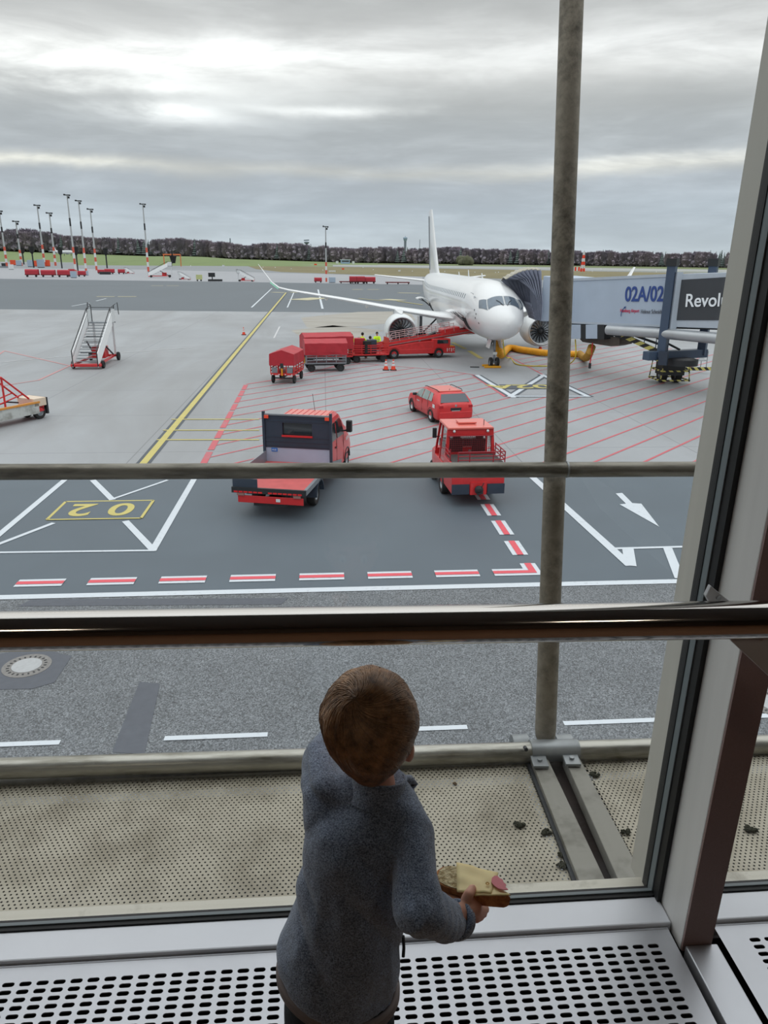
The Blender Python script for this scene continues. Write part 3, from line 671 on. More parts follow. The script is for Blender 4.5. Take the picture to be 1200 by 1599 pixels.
# cargo doors on the starboard side
M_hole = mat('cargo_hold_dark', s2l(40, 44, 48), .8)
for y0_, y1_, nm in ((6.0, 7.6, 'f'), (24.6, 26.0, 'r')):
    fpatch('cargo_opening', [(y0_, 108), (y1_, 108), (y1_, 140), (y0_, 140)], M_hole, off=.012)
    hg0, hg1 = fpt(y0_, R(108), .02), fpt(y1_, R(108), .02)
    b = MB(); rings = []
    for k in range(7):
        a = R(-12+17*k); rr = 1.15
        dx, dz = -(math.sin(R(15+11*k)))*1.25, .42*math.sin(PI*min(k/6, 1)*.75)-.02*k
        rings.append((dx*(k/6)**.8, dz+.18*k/6))
    pts = [[Vector((hg.x+dx, hg.y, hg.z+dz)) for hg in (hg0, hg1)] for dx, dz in rings]
    for i in range(6):
        (a, b1), (c, d) = pts[i], pts[i+1]
        b.prism([a, b1, d, c], (0, 0, -.07))
    dr = b.build('cargo_door', M_white, AC, None)
    MB().prism([fpt(y0_, R(109), .03)+Vector((-.15, 0, -.02)), fpt(y1_, R(109), .03)+Vector((-.15, 0, -.02)), pts[5][1]-Vector((0, 0, .12)), pts[5][0]-Vector((0, 0, .12))], (0, 0, -.03)).build('door_lining', M_dark, dr)
    for yy in (y0_+.1, y1_-.1):
        MB().bar(fpt(yy, R(120), .02), pts[4][0 if yy < (y0_+y1_)/2 else 1]+Vector((0, 0, -.1)), .05).build('door_strut', M_dark, dr)
# wings, tail
def naca(c, t_, n=12):
    up = []; lo = []
    for i in range(n+1):
        x = .5*(1-math.cos(PI*i/n)); yt = 5*t_*(.2969*math.sqrt(x)-.126*x-.3516*x*x+.2843*x**3-.1036*x**4)
        up.append((x*c, yt*c)); lo.append((x*c, -yt*c*.85))
    return up + lo[-2:0:-1]
def wing(name, secs, m, parent, vertical=False):
    rings = []
    for (x, y, z, c, t_, cant) in secs:
        ring = []
        for u, v_ in naca(c, t_):
            ring.append(Vector((x + v_*math.sin(cant), y+u, z+v_*math.cos(cant))))
        rings.append(ring)
    return MB().loft(rings).build(name, m, parent, 40)
for s in (-1, 1):
    wg = wing('wing', [(s*1.2, 12.6, 2.7, 6.4, .13, 0), (s*2.4, 13.6, 2.78, 5.4, .12, 0), (s*5.8, 15.7, 3.22, 3.9, .11, 0), (s*10.5, 18.5, 3.92, 2.8, .11, 0), (s*15.2, 21.3, 4.55, 1.75, .10, 0), (s*16.1, 21.95, 4.74, 1.5, .10, s*-.35), (s*16.75, 22.5, 5.2, 1.25, .09, s*-.7), (s*17.4, 23.2, 6.0, .95, .09, s*-.9), (s*18.0, 23.9, 6.75, .5, .08, s*-.9)], M_white, AC)
    MB().loft([[Vector((s*16.1, 21.95, 4.68)), Vector((s*16.8, 22.6, 5.2)), Vector((s*16.85, 23.7, 5.25)), Vector((s*16.1, 23.4, 4.66))], [Vector((s*16.15, 21.95, 4.60)), Vector((s*16.9, 22.6, 5.12)), Vector((s*16.95, 23.7, 5.17)), Vector((s*16.15, 23.4, 4.58))]]).build('green_wingtip_band', mat('mint_green', s2l(150, 220, 190), .5), wg)
    wing('tailplane', [(s*.5, 33.6, 5.05, 3.2, .1, 0), (s*6.2, 37.0, 5.6, 1.5, .09, 0)], M_white, AC)
    for x_, z_ in ((8.2, 3.4), (11.8, 3.95)):
        MB().tube([(s*x_, 18.0+(x_-8.2)*.55, z_), (s*x_, 19.4+(x_-8.2)*.55, z_-.12), (s*x_, 21.2+(x_-8.2)*.4, z_-.05)], [.04, .17, .04], 8).build('flap_fairing', M_white, wg, 60)
MB().loft([[Vector((a*math.cos(2*PI*j/24), y, 2.2+h*math.sin(2*PI*j/24))) for j in range(24)] for y, a, h in ((11.2, .3, .2), (12.2, 1.4, .65), (13.8, 2.05, .85), (18, 2.1, .9), (20.5, 1.6, .7), (22, .4, .3))]).build('belly_fairing', M_white, AC, 180)
rings = []
for z, y0_, c, th in ((5.5, 30.2, 7.8, .05), (6.4, 31.8, 6.3, .075), (8.6, 33.9, 4.9, .08), (12.0, 36.9, 3.0, .08), (12.45, 37.4, 2.4, .07)):
    rings.append([Vector((v_, y0_+u, z)) for u, v_ in naca(c, th)])
fin = MB().loft(rings).build('tail_fin', M_white, AC, 40)
MB().prism([(.16, 36.9, 6.2), (.12, 37.3, 6.2), (.08, 38.8, 11.8), (.10, 38.5, 11.8)], (-.26, 0, 0)).build('rudder_groove_shade', M_steel, fin)  # grey band paints the shade of the groove along the fin
# engines
M_nac = mat('nacelle_white', s2l(222, 226, 228), .3, 0, .03, 1)
for s in (-1, 1):
    ec = Vector((s*5.8, 11.9, 1.78))
    nc = MB().lathe([(.98, .55), (.99, .25), (1.03, .08), (1.08, .0), (1.13, .04), (1.2, .2), (1.27, .6), (1.31, 1.2), (1.29, 2.2), (1.15, 3.2), (1.0, 3.7), (.98, 3.65)], ec, (0, 1, 0), 48).build('nacelle', M_nac, AC, 60)
    MB().lathe([(1.01, .10), (1.035, .02), (1.08, -.012), (1.135, .02), (1.155, .10)], ec, (0, 1, 0), 48).build('intake_lip', mat('bare_metal_lip', s2l(196, 200, 204), .3, .7), nc, 80)
    MB().lathe([(.98, .56), (1e-3, .95)], ec, (0, 1, 0), 40).build('fan_backing', mat('fan_duct_black', (.01, .011, .012), .6), nc)
    fb = MB()
    for k in range(18):
        a = 2*PI*k/18; pts = []
        for r_, tw, wd in ((.26, .75, .16), (.6, .5, .27), (.95, .25, .34)):
            c = Vector((math.cos(a), 0, math.sin(a)))*r_; tn = Vector((-math.sin(a), 0, math.cos(a)))
            e = tn*wd*.5*math.cos(tw)+Vector((0, 1, 0))*wd*.5*math.sin(tw)
            pts.append((ec+Vector((0, .55, 0))+c-e, ec+Vector((0, .55, 0))+c+e))
        for (p0, p1), (p2, p3) in zip(pts, pts[1:]): fb.prism([p0, p1, p3, p2], (0, .015, 0))
    fb.build('fan_blades', mat('fan_blade_metal', s2l(120, 126, 132), .25, .7), nc)
    MB().lathe([(1e-3, .22), (.1, .3), (.2, .45), (.26, .6)], ec, (0, 1, 0), 24).build('spinner', M_dark, nc, 60)
    MB().lathe([(.62, 3.4), (.6, 4.2), (.3, 4.9), (.01, 5.3)], ec, (0, 1, 0), 24).build('exhaust_cone', M_dark, nc, 60)
    MB().loft([[Vector((ec.x+w_*a, y, z)) for a, z in ((-1, z0), (1, z0), (1, z1), (-1, z1))] for y, w_, z0, z1 in ((12.5, .05, 3.0, 3.1), (13.8, .26, 2.9, 3.22), (15.6, .3, 2.5, 3.3), (17.8, .2, 2.6, 3.2))]).build('pylon', M_white, AC, 40)
# landing gear
def wheel(mb_parent, c, r, wd, ax=(1, 0, 0), tm=None, rm=None, name='wheel'):
    tm = tm or M_black; rm = rm or M_steel
    w_ = MB().lathe([(r*.55, -wd*.42), (r*.62, -wd/2), (r*.92, -wd/2), (r, -wd*.36), (r, wd*.36), (r*.92, wd/2), (r*.62, wd/2), (r*.55, wd*.42)], c, ax, 28).build(name, tm, mb_parent, 40)
    rim = MB().lathe([(.01, -wd*.36), (r*.16, -wd*.4), (r*.2, -wd*.28), (r*.5, -wd*.26), (r*.58, -wd*.46), (r*.58, wd*.46), (r*.5, wd*.26), (r*.2, wd*.28), (r*.16, wd*.4), (.01, wd*.36)], c, ax, 24).build('rim', rm, w_, 40)
    return w_
ng = MB(); ng.tube([(0, 3.75, 2.1), (0, 3.7, .35)], .085, 12); ng.bar((0, 3.6, 1.15), (0, 4.6, 2.0), .07); ng.bar((-.22, 3.7, .36), (.22, 3.7, .36), .1); ng.bar((-.12, 3.6, 1.0), (.12, 3.6, 1.0), .16)
ng = ng.build('nose_gear_strut', M_steel, AC, 50)
for s in (-1, 1):
    wheel(AC, (s*.24, 3.7, .35), .35, .2, name='nose_wheel')
    MB().box((s*.40, 3.9, 1.65), (.03, 1.1, .6), 0, 0, s*R(-14)).build('gear_door', M_white, AC)
MB().box((.0, 3.52, 1.0), (.28, .1, .18)).build('landing_lights', mat('lamp_lens', s2l(220, 222, 220), .15), ng)
for s in (-1, 1):
    MB().tube([(s*3.35, 19.0, 2.9), (s*3.35, 19.0, .55)], .13, 12).build('main_gear_strut', M_steel, AC, 50)
    MB().bar((s*3.3, 19, .9), (s*1.9, 19, 2.3), .12).build('side_brace', M_dark, AC)
    MB().box((s*3.62, 19.0, 1.9), (.04, 1.0, 1.2)).build('main_gear_door', M_white, AC)
    for d_ in (-.3, .3): wheel(AC, (s*3.35+d_, 19.0, .52), .52, .32, name='main_wheel')
ch = thing('wheel_chock', 'yellow chock set around the nose wheels of the jet', 'chock', (11.96, 54.45, 0))
MB().box((0, -.42, .07), (1.2, .16, .14)).build('block', M_yel, ch, bevel=.02); MB().box((0, .42, .07), (1.2, .16, .14)).build('block', M_yel, ch, bevel=.02)
MB().bar((-.95, -.3, .05), (-1.6, -.25, .05), .06).build('handle', M_dark, ch)

# ================================================================== JET BRIDGE
JB = thing('boarding_bridge', 'light grey passenger boarding bridge numbered 02A/02 docked to the jet', 'boarding bridge')
pL, pR = Dp(890, 470, 51.0), Dp(1046, 470, 44.6); ax_ = Vector((pR.x-pL.x, pR.y-pL.y, 0)); L_ = ax_.length; ax_.normalize(); nn_ = Vector((-ax_.y, ax_.x, 0))  # nn points away from the viewer side
if nn_.y < 0: nn_ = -nn_
def section(o, ax, n, L, z0a, z1a, z0b, z1b, wd):
    o = Vector((o.x, o.y, 0)); e = o+ax*L
    ring = lambda p, z0, z1: [p+Vector((0, 0, z0)), p+n*wd+Vector((0, 0, z0)), p+n*wd+Vector((0, 0, z1)), p+Vector((0, 0, z1))]
    return MB().loft([ring(o, z0a, z1a), ring(e, z0b, z1b)])
def zat(px, py, P): d = ray(px, py); k = (P.x*d.x+P.y*d.y)/(d.x*d.x+d.y*d.y); return CAMH+d.z*k
za0, za1, zb0, zb1 = zat(893, 503, pL), zat(893, 437.5, pL), zat(1044, 509, pR), zat(1044, 430.5, pR)
tn = section(pL, ax_, nn_, L_, za0, za1, zb0, zb1, 2.7).build('inner_tunnel', M_bridge, JB, bevel=.04)
def face(u, v_, off=.02, W0=pL, L=L_):          # point on the near side of the inner tunnel, u,v in 0..1
    p = Vector((W0.x, W0.y, 0))+ax_*L*u; z0 = za0+(zb0-za0)*u; z1 = za1+(zb1-za1)*u
    return p+Vector((0, 0, z0+(z1-z0)*v_))-nn_*off
for v0, v1, nm in ((-.03, .02, 'lower_trim'), (.98, 1.04, 'roof_edge')):
    MB().add([face(0, v0, .05), face(1, v0, .05), face(1, v1, .05), face(0, v1, .05), face(0, v0, -.02), face(1, v0, -.02), face(1, v1, -.02), face(0, v1, -.02)], [(0, 1, 2, 3), (4, 7, 6, 5), (0, 4, 5, 1), (3, 2, 6, 7), (0, 3, 7, 4), (1, 5, 6, 2)]).build(nm, M_bridgeb, tn)
slope = (face(1, .5)-face(0, .5)).normalized(); upv = Vector((0, 0, 1)); upv = (upv-slope*upv.dot(slope)).normalized()
def onface(px, py, off=.03):                     # intersection with the near side plane
    d = ray(px, py); p0 = face(0, .5, off); k = (p0-EYE).dot(nn_)/d.dot(nn_); return EYE+d*k
a, b_ = onface(976, 471), onface(1036, 471)
lt = text('stand_number', '02A/02', 1.0, M_blue, tn, Matrix.Identity(4), .01, .02)
hgt = (onface(1005, 446.5)-onface(1005, 470.5)).length
fit_text(lt, a, b_, hgt)
l2 = text('airport_name_red', 'Hamburg Airport', 1, mat('red_lettering', s2l(206, 50, 90), .5), tn, Matrix.Identity(4), .01, .0)
fit_text(l2, onface(969, 489), onface(998.5, 489.5), .26)
l3 = text('airport_name_grey', 'Helmut Schmidt', 1, mat('grey_lettering', s2l(110, 116, 126), .5), tn, Matrix.Identity(4), .01, .0)
fit_text(l3, onface(1001, 489.5), onface(1034, 490), .24)
MB().tube([onface(970, 494, .05), onface(970.5, 489, .05), onface(972.5, 484, .05), onface(976.5, 479, .05)], .02, 5).build('airport_swoosh', M_blue, tn)
MB().flat([onface(978, 478, .05), onface(974.5, 479.6, .05), onface(976.6, 482, .05)]).build('swoosh_arrow', M_blue, tn)
# outer tunnel, larger section
o2 = Vector((pR.x, pR.y, 0))+ax_*.55-nn_*.12; ax2 = ax_
def zz(px, py, P): return zat(px, py, P)
e2 = o2+ax2*7
z2a, z2b = zz(1058, 511, o2), zz(1058, 427.5, o2)
o2t = section(o2, ax2, nn_, 7.5, z2a, z2b, z2a+.35, z2b+.35, 3.1).build('outer_tunnel', M_bridgeb, JB, bevel=.03)
def onface2(px, py, off=.14+.04): d = ray(px, py); p0 = o2-nn_*(off-.12); return EYE+d*((p0-EYE).dot(nn_)/d.dot(nn_))
MB().prism([onface2(1057, 500, .16), onface2(1180, 500, .16), onface2(1180, 430, .16), onface2(1063, 437, .16)], nn_*.05).build('advert_panel', M_adv, o2t)
l4 = text('advert_lettering', 'Revolut', 1, mat('white_lettering', s2l(232, 238, 244), .5), o2t, Matrix.Identity(4), .012, .012)
fit_text(l4, onface2(1071, 479.5, .2), onface2(1147, 478.5, .2), (onface2(1080, 459, .2)-onface2(1080, 479.5, .2)).length)
fl = MB()
p_ = [Vector((o2.x, o2.y, 0))-nn_*.06+Vector((0, 0, z)) for z in (z2a-.1, z2b+.1)]
fl.bar(p_[0], p_[1], .35); fl.build('end_frame', M_bridgeb, o2t)
# rotunda cab and bellows near the aircraft
cabc = Vector((pL.x, pL.y, 0))
w0 = Dp(846, 470, 51.5); w0 = Vector((w0.x, w0.y, 0))
cab = section(w0, (cabc-w0).normalized(), nn_, (cabc-w0).length+.1, za0+.0, za1+.25, za0-.02, za1+.12, 3.0).build('cab', M_bridge, JB, bevel=.05)
cz0, cz1 = za0, za1+.2
MB().prism([w0+Vector((.35, -.05, cz0+.4)), w0+Vector((.95, -.05, cz0+.4)), w0+Vector((.95, -.05, cz1-.5)), w0+Vector((.35, -.05, cz1-.5))], (0, .05, 0)).build('cab_window', M_glassd, cab)
# bellows: curved pleated hood from the cab to the fuselage
M_bel = mat('bellows_fabric', s2l(128, 134, 152), .8, 0, .15, 2); M_belt = mat('bellows_top_fabric', s2l(176, 172, 160), .85, 0, .2, 8, bump=.6, bscale=12)
rings = []; NP = 17; top = []
tl = Dp(789, 436, 53.0); tr_ = Dp(846, 424, 51.2)
for k in range(NP+1):
    u = k/NP; pl = 0 if k % 2 else .24
    topp = Vector((tl.x+(tr_.x-tl.x)*u, tl.y+(tr_.y-tl.y)*u, 0))
    zt = zat(789+57*u, 438-14*math.sin(u*PI/2)-4*math.sin(PI*u), topp)
    bx = Dp(826+20*u, 500, 52.8-1.4*u); zb_ = zat(826+20*u, 468+32*min(1, u*1.6+.15), Vector((bx.x, bx.y, 0)))
    nt_ = Vector((topp.x, topp.y, zt+pl*.3)); nb_ = Vector((bx.x, bx.y-pl, zb_)); 
    mid = (nt_*.35+nb_*.65)+Vector((.55*(1-u), -.1-pl, .5*(1-u))); mid2 = (nt_*.75+nb_*.25)+Vector((.35*(1-u), -.1-pl, .42*(1-u)))
    rings.append([nt_-Vector((0, pl, 0)), mid2, mid, nb_, nb_+Vector((.2, 2.6, 0)), nt_+Vector((.4, 3.0, -.15)), nt_+Vector((.2, 1.5, .1))])
bel = MB().loft(rings, False).build('bellows', M_bel, JB)
tb = MB()
for k in range(NP):
    a, b1 = rings[k], rings[k+1]
    tb.prism([a[0], b1[0], b1[6], a[6]], (0, 0, .05)); tb.prism([a[6], b1[6], b1[5], a[5]], (0, 0, .05))
tb.build('bellows_top', M_belt, bel)
# posts, bogie
np0 = onface(1044, 470, .35); np0 = Vector((np0.x, np0.y, 0))
fp0 = np0+nn_*3.35+ax_*.35
def ztop(px, py, P): return zat(px, py, P)
for P, z1, zb_, nm in ((np0, zat(1052, 413, np0), 1.9, 'lift_column'), (fp0, zat(1085, 413, fp0), 1.9, 'lift_column')):
    c = MB().box((P.x, P.y, (z1+zb_)/2), (.48, .48, z1-zb_), R(-40)).build(nm, M_bluegrey, JB, bevel=.03)
    MB().box((P.x, P.y, z1+.12), (.58, .58, .42), R(-40)).build('column_cap', M_dark, c)
bgc = (np0+fp0)/2
gb = MB().bar(np0+Vector((-.9, 0, 2.0))-nn_*.1, fp0+Vector((0, 0, 2.0))+nn_*.3, .55, .5).build('cross_beam', M_bluegrey, JB, bevel=.03)
MB().box((np0.x, np0.y-.3, 1.9), (.5, .3, .8), R(-38)).build('drive_box', M_navy, gb)
MB().lathe([(.9, 0), (.9, .35), (.7, .4)], (bgc.x-.2, bgc.y-.6, 1.45), (0, 0, 1), 24, True).build('turntable', M_dark, gb, 40)
bogc = G(1054, 600); bogc = Vector((bogc.x, bogc.y+.9, 0))
bg_ = MB().box((bogc.x, bogc.y, .95), (1.4, 1.2, .9)).build('bogie', M_dark, JB)
for s in (-1, 1): wheel(JB, (bogc.x+s*.48, bogc.y, .5), .5, .36, name='bogie_wheel')
M_hz = bpy.data.materials.new('hazard_stripes'); M_hz.use_nodes = True
t = NT(M_hz.node_tree); b = t.n['Principled BSDF']; wv = t.new('ShaderNodeTexWave'); wv.inputs['Scale'].default_value = 1.3; wv.bands_direction = 'DIAGONAL'
t.link(t.new('ShaderNodeTexCoord').outputs['Object'], wv.inputs[0]); t.link(t.ramp(wv.outputs['Fac'], [(.48, s2l(30, 30, 30)), (.52, s2l(206, 196, 110))], 'LINEAR'), b.inputs['Base Color'])
gd = MB()
for z, r_ in ((.22, .98), (.8, .88), (1.35, .84)):
    for s in (-1, 1): gd.bar((bogc.x-r_, bogc.y+s*.85, z), (bogc.x+r_, bogc.y+s*.85, z), .06, .09); gd.bar((bogc.x+s*r_, bogc.y-.85, z), (bogc.x+s*r_, bogc.y+.85, z), .06, .09)
for sx in (-1, 1):
    for sy in (-1, 1): gd.bar((bogc.x+sx*.95, bogc.y+sy*.85, .15), (bogc.x+sx*.8, bogc.y+sy*.85, 1.5), .05)
gd.build('striped_guard', M_hz, JB)
# service platform cage beside the bogie
cg = MB(); cc_ = G(1090, 583)
for dx, dy in ((-.6, -.4), (.6, -.4), (-.6, .4), (.6, .4)): cg.tube([(cc_.x+dx, cc_.y+dy+.5, .2), (cc_.x+dx, cc_.y+dy+.5, 1.5)], .025, 6)
for z in (.2, .85, 1.5): cg.tube([(cc_.x+a, cc_.y+b1+.5, z) for a, b1 in ((-.6, -.4), (.6, -.4), (.6, .4), (-.6, .4), (-.6, -.4))], .025, 6)
cg = cg.build('service_cage', M_galv, JB); MB().box((cc_.x, cc_.y+.1, .3), (1.9, .06, .22)).build('cage_kickboard', M_hz, cg)
MB().box((cc_.x+.2, cc_.y+.1, 1.1), (.35, .03, .5)).build('notice_plate', M_whitep, cg)
# pipes and gear under the tunnel
def under(px, py, off=.3): return onface(px, py, off)
MB().tube([under(950, 515), under(1040, 521), under(1160, 532)], .31, 24).build('air_duct', mat('duct_metal', s2l(176, 180, 184), .35, .6, .08, 1), JB, 50)
ut = MB()
for a, b1, w_ in (((893, 505), (1150, 511), .2), ((960, 509), (1150, 514), .12), ((1020, 506), (1020, 523), .2), ((893, 511), (955, 512), .3), ((955, 521), (1040, 552), .14), ((980, 520), (1040, 541), .12), ((1000, 514), (1062, 546), .1)):
    ut.bar(under(*a, -.4), under(*b1, -.4), w_)
for k in range(9):
    ut.bar(under(955+12*k, 507, -.3), under(962+12*k, 518, -.3), .07)
ut.build('underframe', M_dark, JB)
for px0, px1, nm in ((890, 907, 0), (915, 933, 1)):
    q = [under(px0, 507, .1), under(px1, 507, .1), under(px1, 529, .1), under(px0, 529, .1)]
    c = MB().prism(q, nn_*1.0).build('control_cabinet', M_bridge, JB, bevel=.02)
    q = [under(px1+.3, 507, .08), under(px1+11, 507, .08), under(px1+11, 530, .08), under(px1+.3, 530, .08)]
    MB().prism(q, nn_*.9).build('cabinet_gap', M_dark, c)
q = [under(905, 528, -.5), under(968, 526, -.5), under(968, 538, -.5), under(955, 541, -.5), under(910, 534, -.5)]
MB().prism(q, nn_*1.2).build('hose_basket', mat('rusty_steel', s2l(96, 88, 82), .7, .3, .2, 5), JB)
# access stairs under the bridge
st = MB(); hz = MB()
for off in (-.1, -1.0):
    a, b1 = under(972, 523, off), under(1042, 556, off)
    hz.bar(a, b1, .08, .3); st.bar(a+Vector((0, 0, 1.0)), b1+Vector((0, 0, 1.0)), .05)
    for k in range(5): p_ = a+(b1-a)*(k/4); st.bar(p_, p_+Vector((0, 0, 1.0)), .04)
for k in range(10):
    u = k/9; a = under(972+70*u, 523+33*u, -.1); b1 = under(972+70*u, 523+33*u, -1.0); st.bar(a, b1, .22, .03)
st_ = st.build('access_stair', M_bluegrey, JB); hz.build('striped_stringer', M_hz, st_)
# yellow air hose (ribbed) lying from the bridge to the nose
def ribbed(pts, r, m, o, name, rib=.12):
    pts = [Vector(p) for p in pts]; out_ = []; rr = []
    # catmull resample
    P = [pts[0]]+pts+[pts[-1]]
    for i in range(1, len(P)-2):
        seg_ = max(2, int((P[i+1]-P[i]).length/rib*2))
        for k in range(seg_):
            u = k/seg_; out_.append(.5*((2*P[i])+(-P[i-1]+P[i+1])*u+(2*P[i-1]-5*P[i]+4*P[i+1]-P[i+2])*u*u+(-P[i-1]+3*P[i]-3*P[i+1]+P[i+2])*u**3))
    out_.append(P[-2]); rr = [r*(1 if k % 2 else .88) for k in range(len(out_))]
    return MB().tube(out_, rr, 14).build(name, m, o)
hs = thing('air_supply_hose', 'thick ribbed yellow air hose lying on the apron between jet nose and bridge', 'hose')
g0 = G(787, 548); hp = [Vector((12.6, 55.6, 1.9)), Vector((12.9, 55.9, .7))]
pth = [G(x, y) for x, y in ((795, 549), (815, 552), (835, 555), (850, 557), (880, 558.5), (905, 559.5))]
for q_ in pth: q_.z = .3
hcol = mat('yellow_hose', s2l(228, 160, 24), .55, 0, .1, 3)
ribbed(hp+pth, .27, hcol, hs, 'hose')
elb = onface(925, 541, -.8)
ribbed([pth[-1]+Vector((0, 0, .05)), G(911, 566)+Vector((.1, 0, .35)), elb+Vector((-.2, 0, -.6)), elb+Vector((0, 0, .0))], .27, mat('hose_drop', s2l(170, 128, 44), .6), hs, 'hanging_elbow')
cb = thing('power_cable', 'thin yellow cable looping from the jet nose across the apron', 'cable')
pts = [Vector((12.7, 54.6, 2.0)), Vector((12.9, 54.3, .8))]+[G(*q)+Vector((0, 0, .04)) for q in ((798, 560), (806, 569), (825, 572), (850, 572.5), (880, 572))]+[onface(898, 560, -.3), onface(899, 530, -.3)]
ribbed(pts, .045, mat('yellow_cable', s2l(214, 190, 60), .6), cb, 'cable', .3)
rc_ = thing('hanging_red_cable', 'red cable with a black plug hanging below the boarding bridge', 'cable')
pts = [onface(926, 535, -.3), onface(924, 555, -.3), onface(922, 567, -.3)]
MB().tube(pts, .04, 8).build('cable', M_red, rc_); MB().tube([pts[-1], pts[-1]-Vector((0, 0, .35))], .09, 8).build('plug', M_dark, rc_)

# ================================================================== VEHICLES (local: +Y forward, origin on the ground under the rear end)
def arch(mb, x, y, z, r, wd, th=.04, n=10):
    rings = []
    for k in range(n+1):
        a = PI*k/n
        rings.append([Vector((x+dx, y+math.cos(a)*rr, z+math.sin(a)*rr)) for dx, rr in ((-wd/2, r), (wd/2, r), (wd/2, r+th), (-wd/2, r+th))])
    mb.loft(rings)
def winpoly(name, pts, m, parent, off): return MB().prism(pts, off).build(name, m, parent)
def plate(name, x, y, z, w_, h_, m, parent, rz=0): return MB().box((x, y, z), (w_, .02, h_), rz).build(name, m, parent)
# ---- flatbed truck
T = thing('flatbed_truck', 'red crew-cab flatbed truck seen from behind with open empty bed', 'truck', (-1.70, 21.50, 0), R(-14))
bed = MB().bb(-1.1, 1.1, 0, 3.15, .86, .94).build('bed_floor', mat('bed_floor_red', s2l(188, 84, 84), .6, 0, .15, 3), T)
M_alb = mat('bed_side_aluminium', s2l(150, 156, 162), .4, .6, .1, 3)
MB().bb(-1.12, -1.08, .0, 3.15, .80, 1.30).build('bed_side_left', M_alb, T)
MB().bb(1.04, 1.13, .0, 3.15, .80, .955).build('bed_edge', M_alb, T)
tg = MB().bb(-1.13, 1.13, -.06, .02, .80, .97).build('tail_edge', M_dark, T)
MB().box((-.72, .0, 1.08), (.75, .03, .30)).build('folded_tailboard', M_navy, T)
for k in range(14):
    if k == 6: continue
    MB().box((-1.0+.15*k, -.065, .84), (.12, .01, .045)).build('reflector', mat('reflector_red', s2l(220, 40, 44), .3), tg)
rb = MB().bb(-.96, 1.04, -.02, .02, .50, .72).build('rear_skirt', M_red, T, bevel=.01)
for s in (-1, 1): MB().box((s*.86, -.035, .765), (.22, .05, .08)).build('tail_light', mat('tail_light_smoky', s2l(150, 110, 104), .3), rb)
MB().box((.28, -.03, .62), (.13, .01, .09)).build('number_plate', M_whitep, rb)
ch_ = MB(); ch_.bb(-.45, -.35, .1, 6, .55, .78); ch_.bb(.35, .45, .1, 6, .55, .78); ch_.bar((-.7, 1.67, .38), (.7, 1.67, .38), .14); ch_.bb(-.5, .5, .05, .2, .4, .6); ch_.bb(-.2, .25, .5, 1.2, .35, .55)
ch_.build('chassis', M_dark, T)
bh = MB()
bh.bb(-1.1, 1.1, 3.15, 3.2, .94, 1.42)
bh = bh.build('bulkhead', mat('bulkhead_aluminium', s2l(170, 186, 208), .5, .3, .06, 2), T)
dk_ = MB(); dk_.bb(-1.08, -.5, 3.13, 3.2, 1.42, 2.5); dk_.bb(.5, 1.08, 3.13, 3.2, 1.42, 2.5); dk_.bb(-.5, .5, 3.13, 3.2, 1.42, 1.84); dk_.bb(-.5, .5, 3.13, 3.2, 2.26, 2.5)
for z in (1.48, 1.62, 1.78, 2.3, 2.42): dk_.bb(-1.08, 1.08, 3.115, 3.135, z, z+.03)
dk_.build('bulkhead_panel', M_navy, bh)
for s in (-1, 1): MB().bb(s*1.13-.04, s*1.13+.04, 3.08, 3.18, .9, 2.62).build('bulkhead_post', M_navy, T)
MB().bb(-1.1, 1.1, 3.10, 3.16, 2.5, 2.55).build('bulkhead_top_rail', M_alb, bh)
for s in (-1, 1): MB().bb(s*1.02-.07, s*1.02+.07, 3.06, 3.11, 2.40, 2.50).build('marker_lamp', mat('orange_lamp', s2l(240, 80, 50), .4), bh)
MB().bb(-.52, .52, 3.08, 3.12, 1.80, 1.86).build('window_ledge', M_red, bh); MB().bb(-.5, .5, 3.21, 3.23, 1.84, 2.26).build('rear_pane', M_glassd, bh)
sk = MB().box((-.80, 3.14, 1.34), (.2, .02, .12)).build('blue_sticker', mat('sticker_blue', s2l(40, 110, 190), .5), bh)
text('sticker_lettering', 'AUS', .08, M_whitep, bh, frame((-.88, 3.125, 1.315), (1, 0, 0), (0, 0, 1)), .002)
def cabsec(y, zb, zs, zt, wb_, ws_, wt_):
    h = [(wb_, zb), (wb_+.02, (zb+zs)/2), (ws_, zs), ((ws_+wt_)/2+.015, (zs+zt)/2), (wt_, zt-.10), (wt_-.10, zt-.02), (0, zt)]
    return [Vector((x, y, z)) for x, z in h] + [Vector((-x, y, z)) for x, z in h[-2::-1]]
cabm = MB().loft([cabsec(3.35, .45, 1.5, 2.30, .97, .97, .88), cabsec(3.6, .4, 1.5, 2.34, .99, .99, .90), cabsec(5.1, .4, 1.5, 2.34, .99, .99, .9), cabsec(5.5, .4, 1.45, 2.22, .99, .98, .86), cabsec(6.25, .4, 1.35, 1.72, .99, .97, .85), cabsec(6.5, .4, 1.2, 1.42, .97, .95, .85), cabsec(7.1, .42, 1.0, 1.18, .90, .88, .78), cabsec(7.3, .5, .9, 1.0, .8, .78, .7)]).build('cab', M_red, T, 35)
rr_ = MB()
for k in range(8): x = -.72+.205*k; rr_.bb(x, x+.02, 3.5, 5.05, 2.32, 2.355)
MB().bb(-.78, .78, 3.4, 5.1, 2.28, 2.343).build('roof_panel', M_red_toplit, cabm, bevel=.02); rr_.build('roof_rib', M_red, cabm)
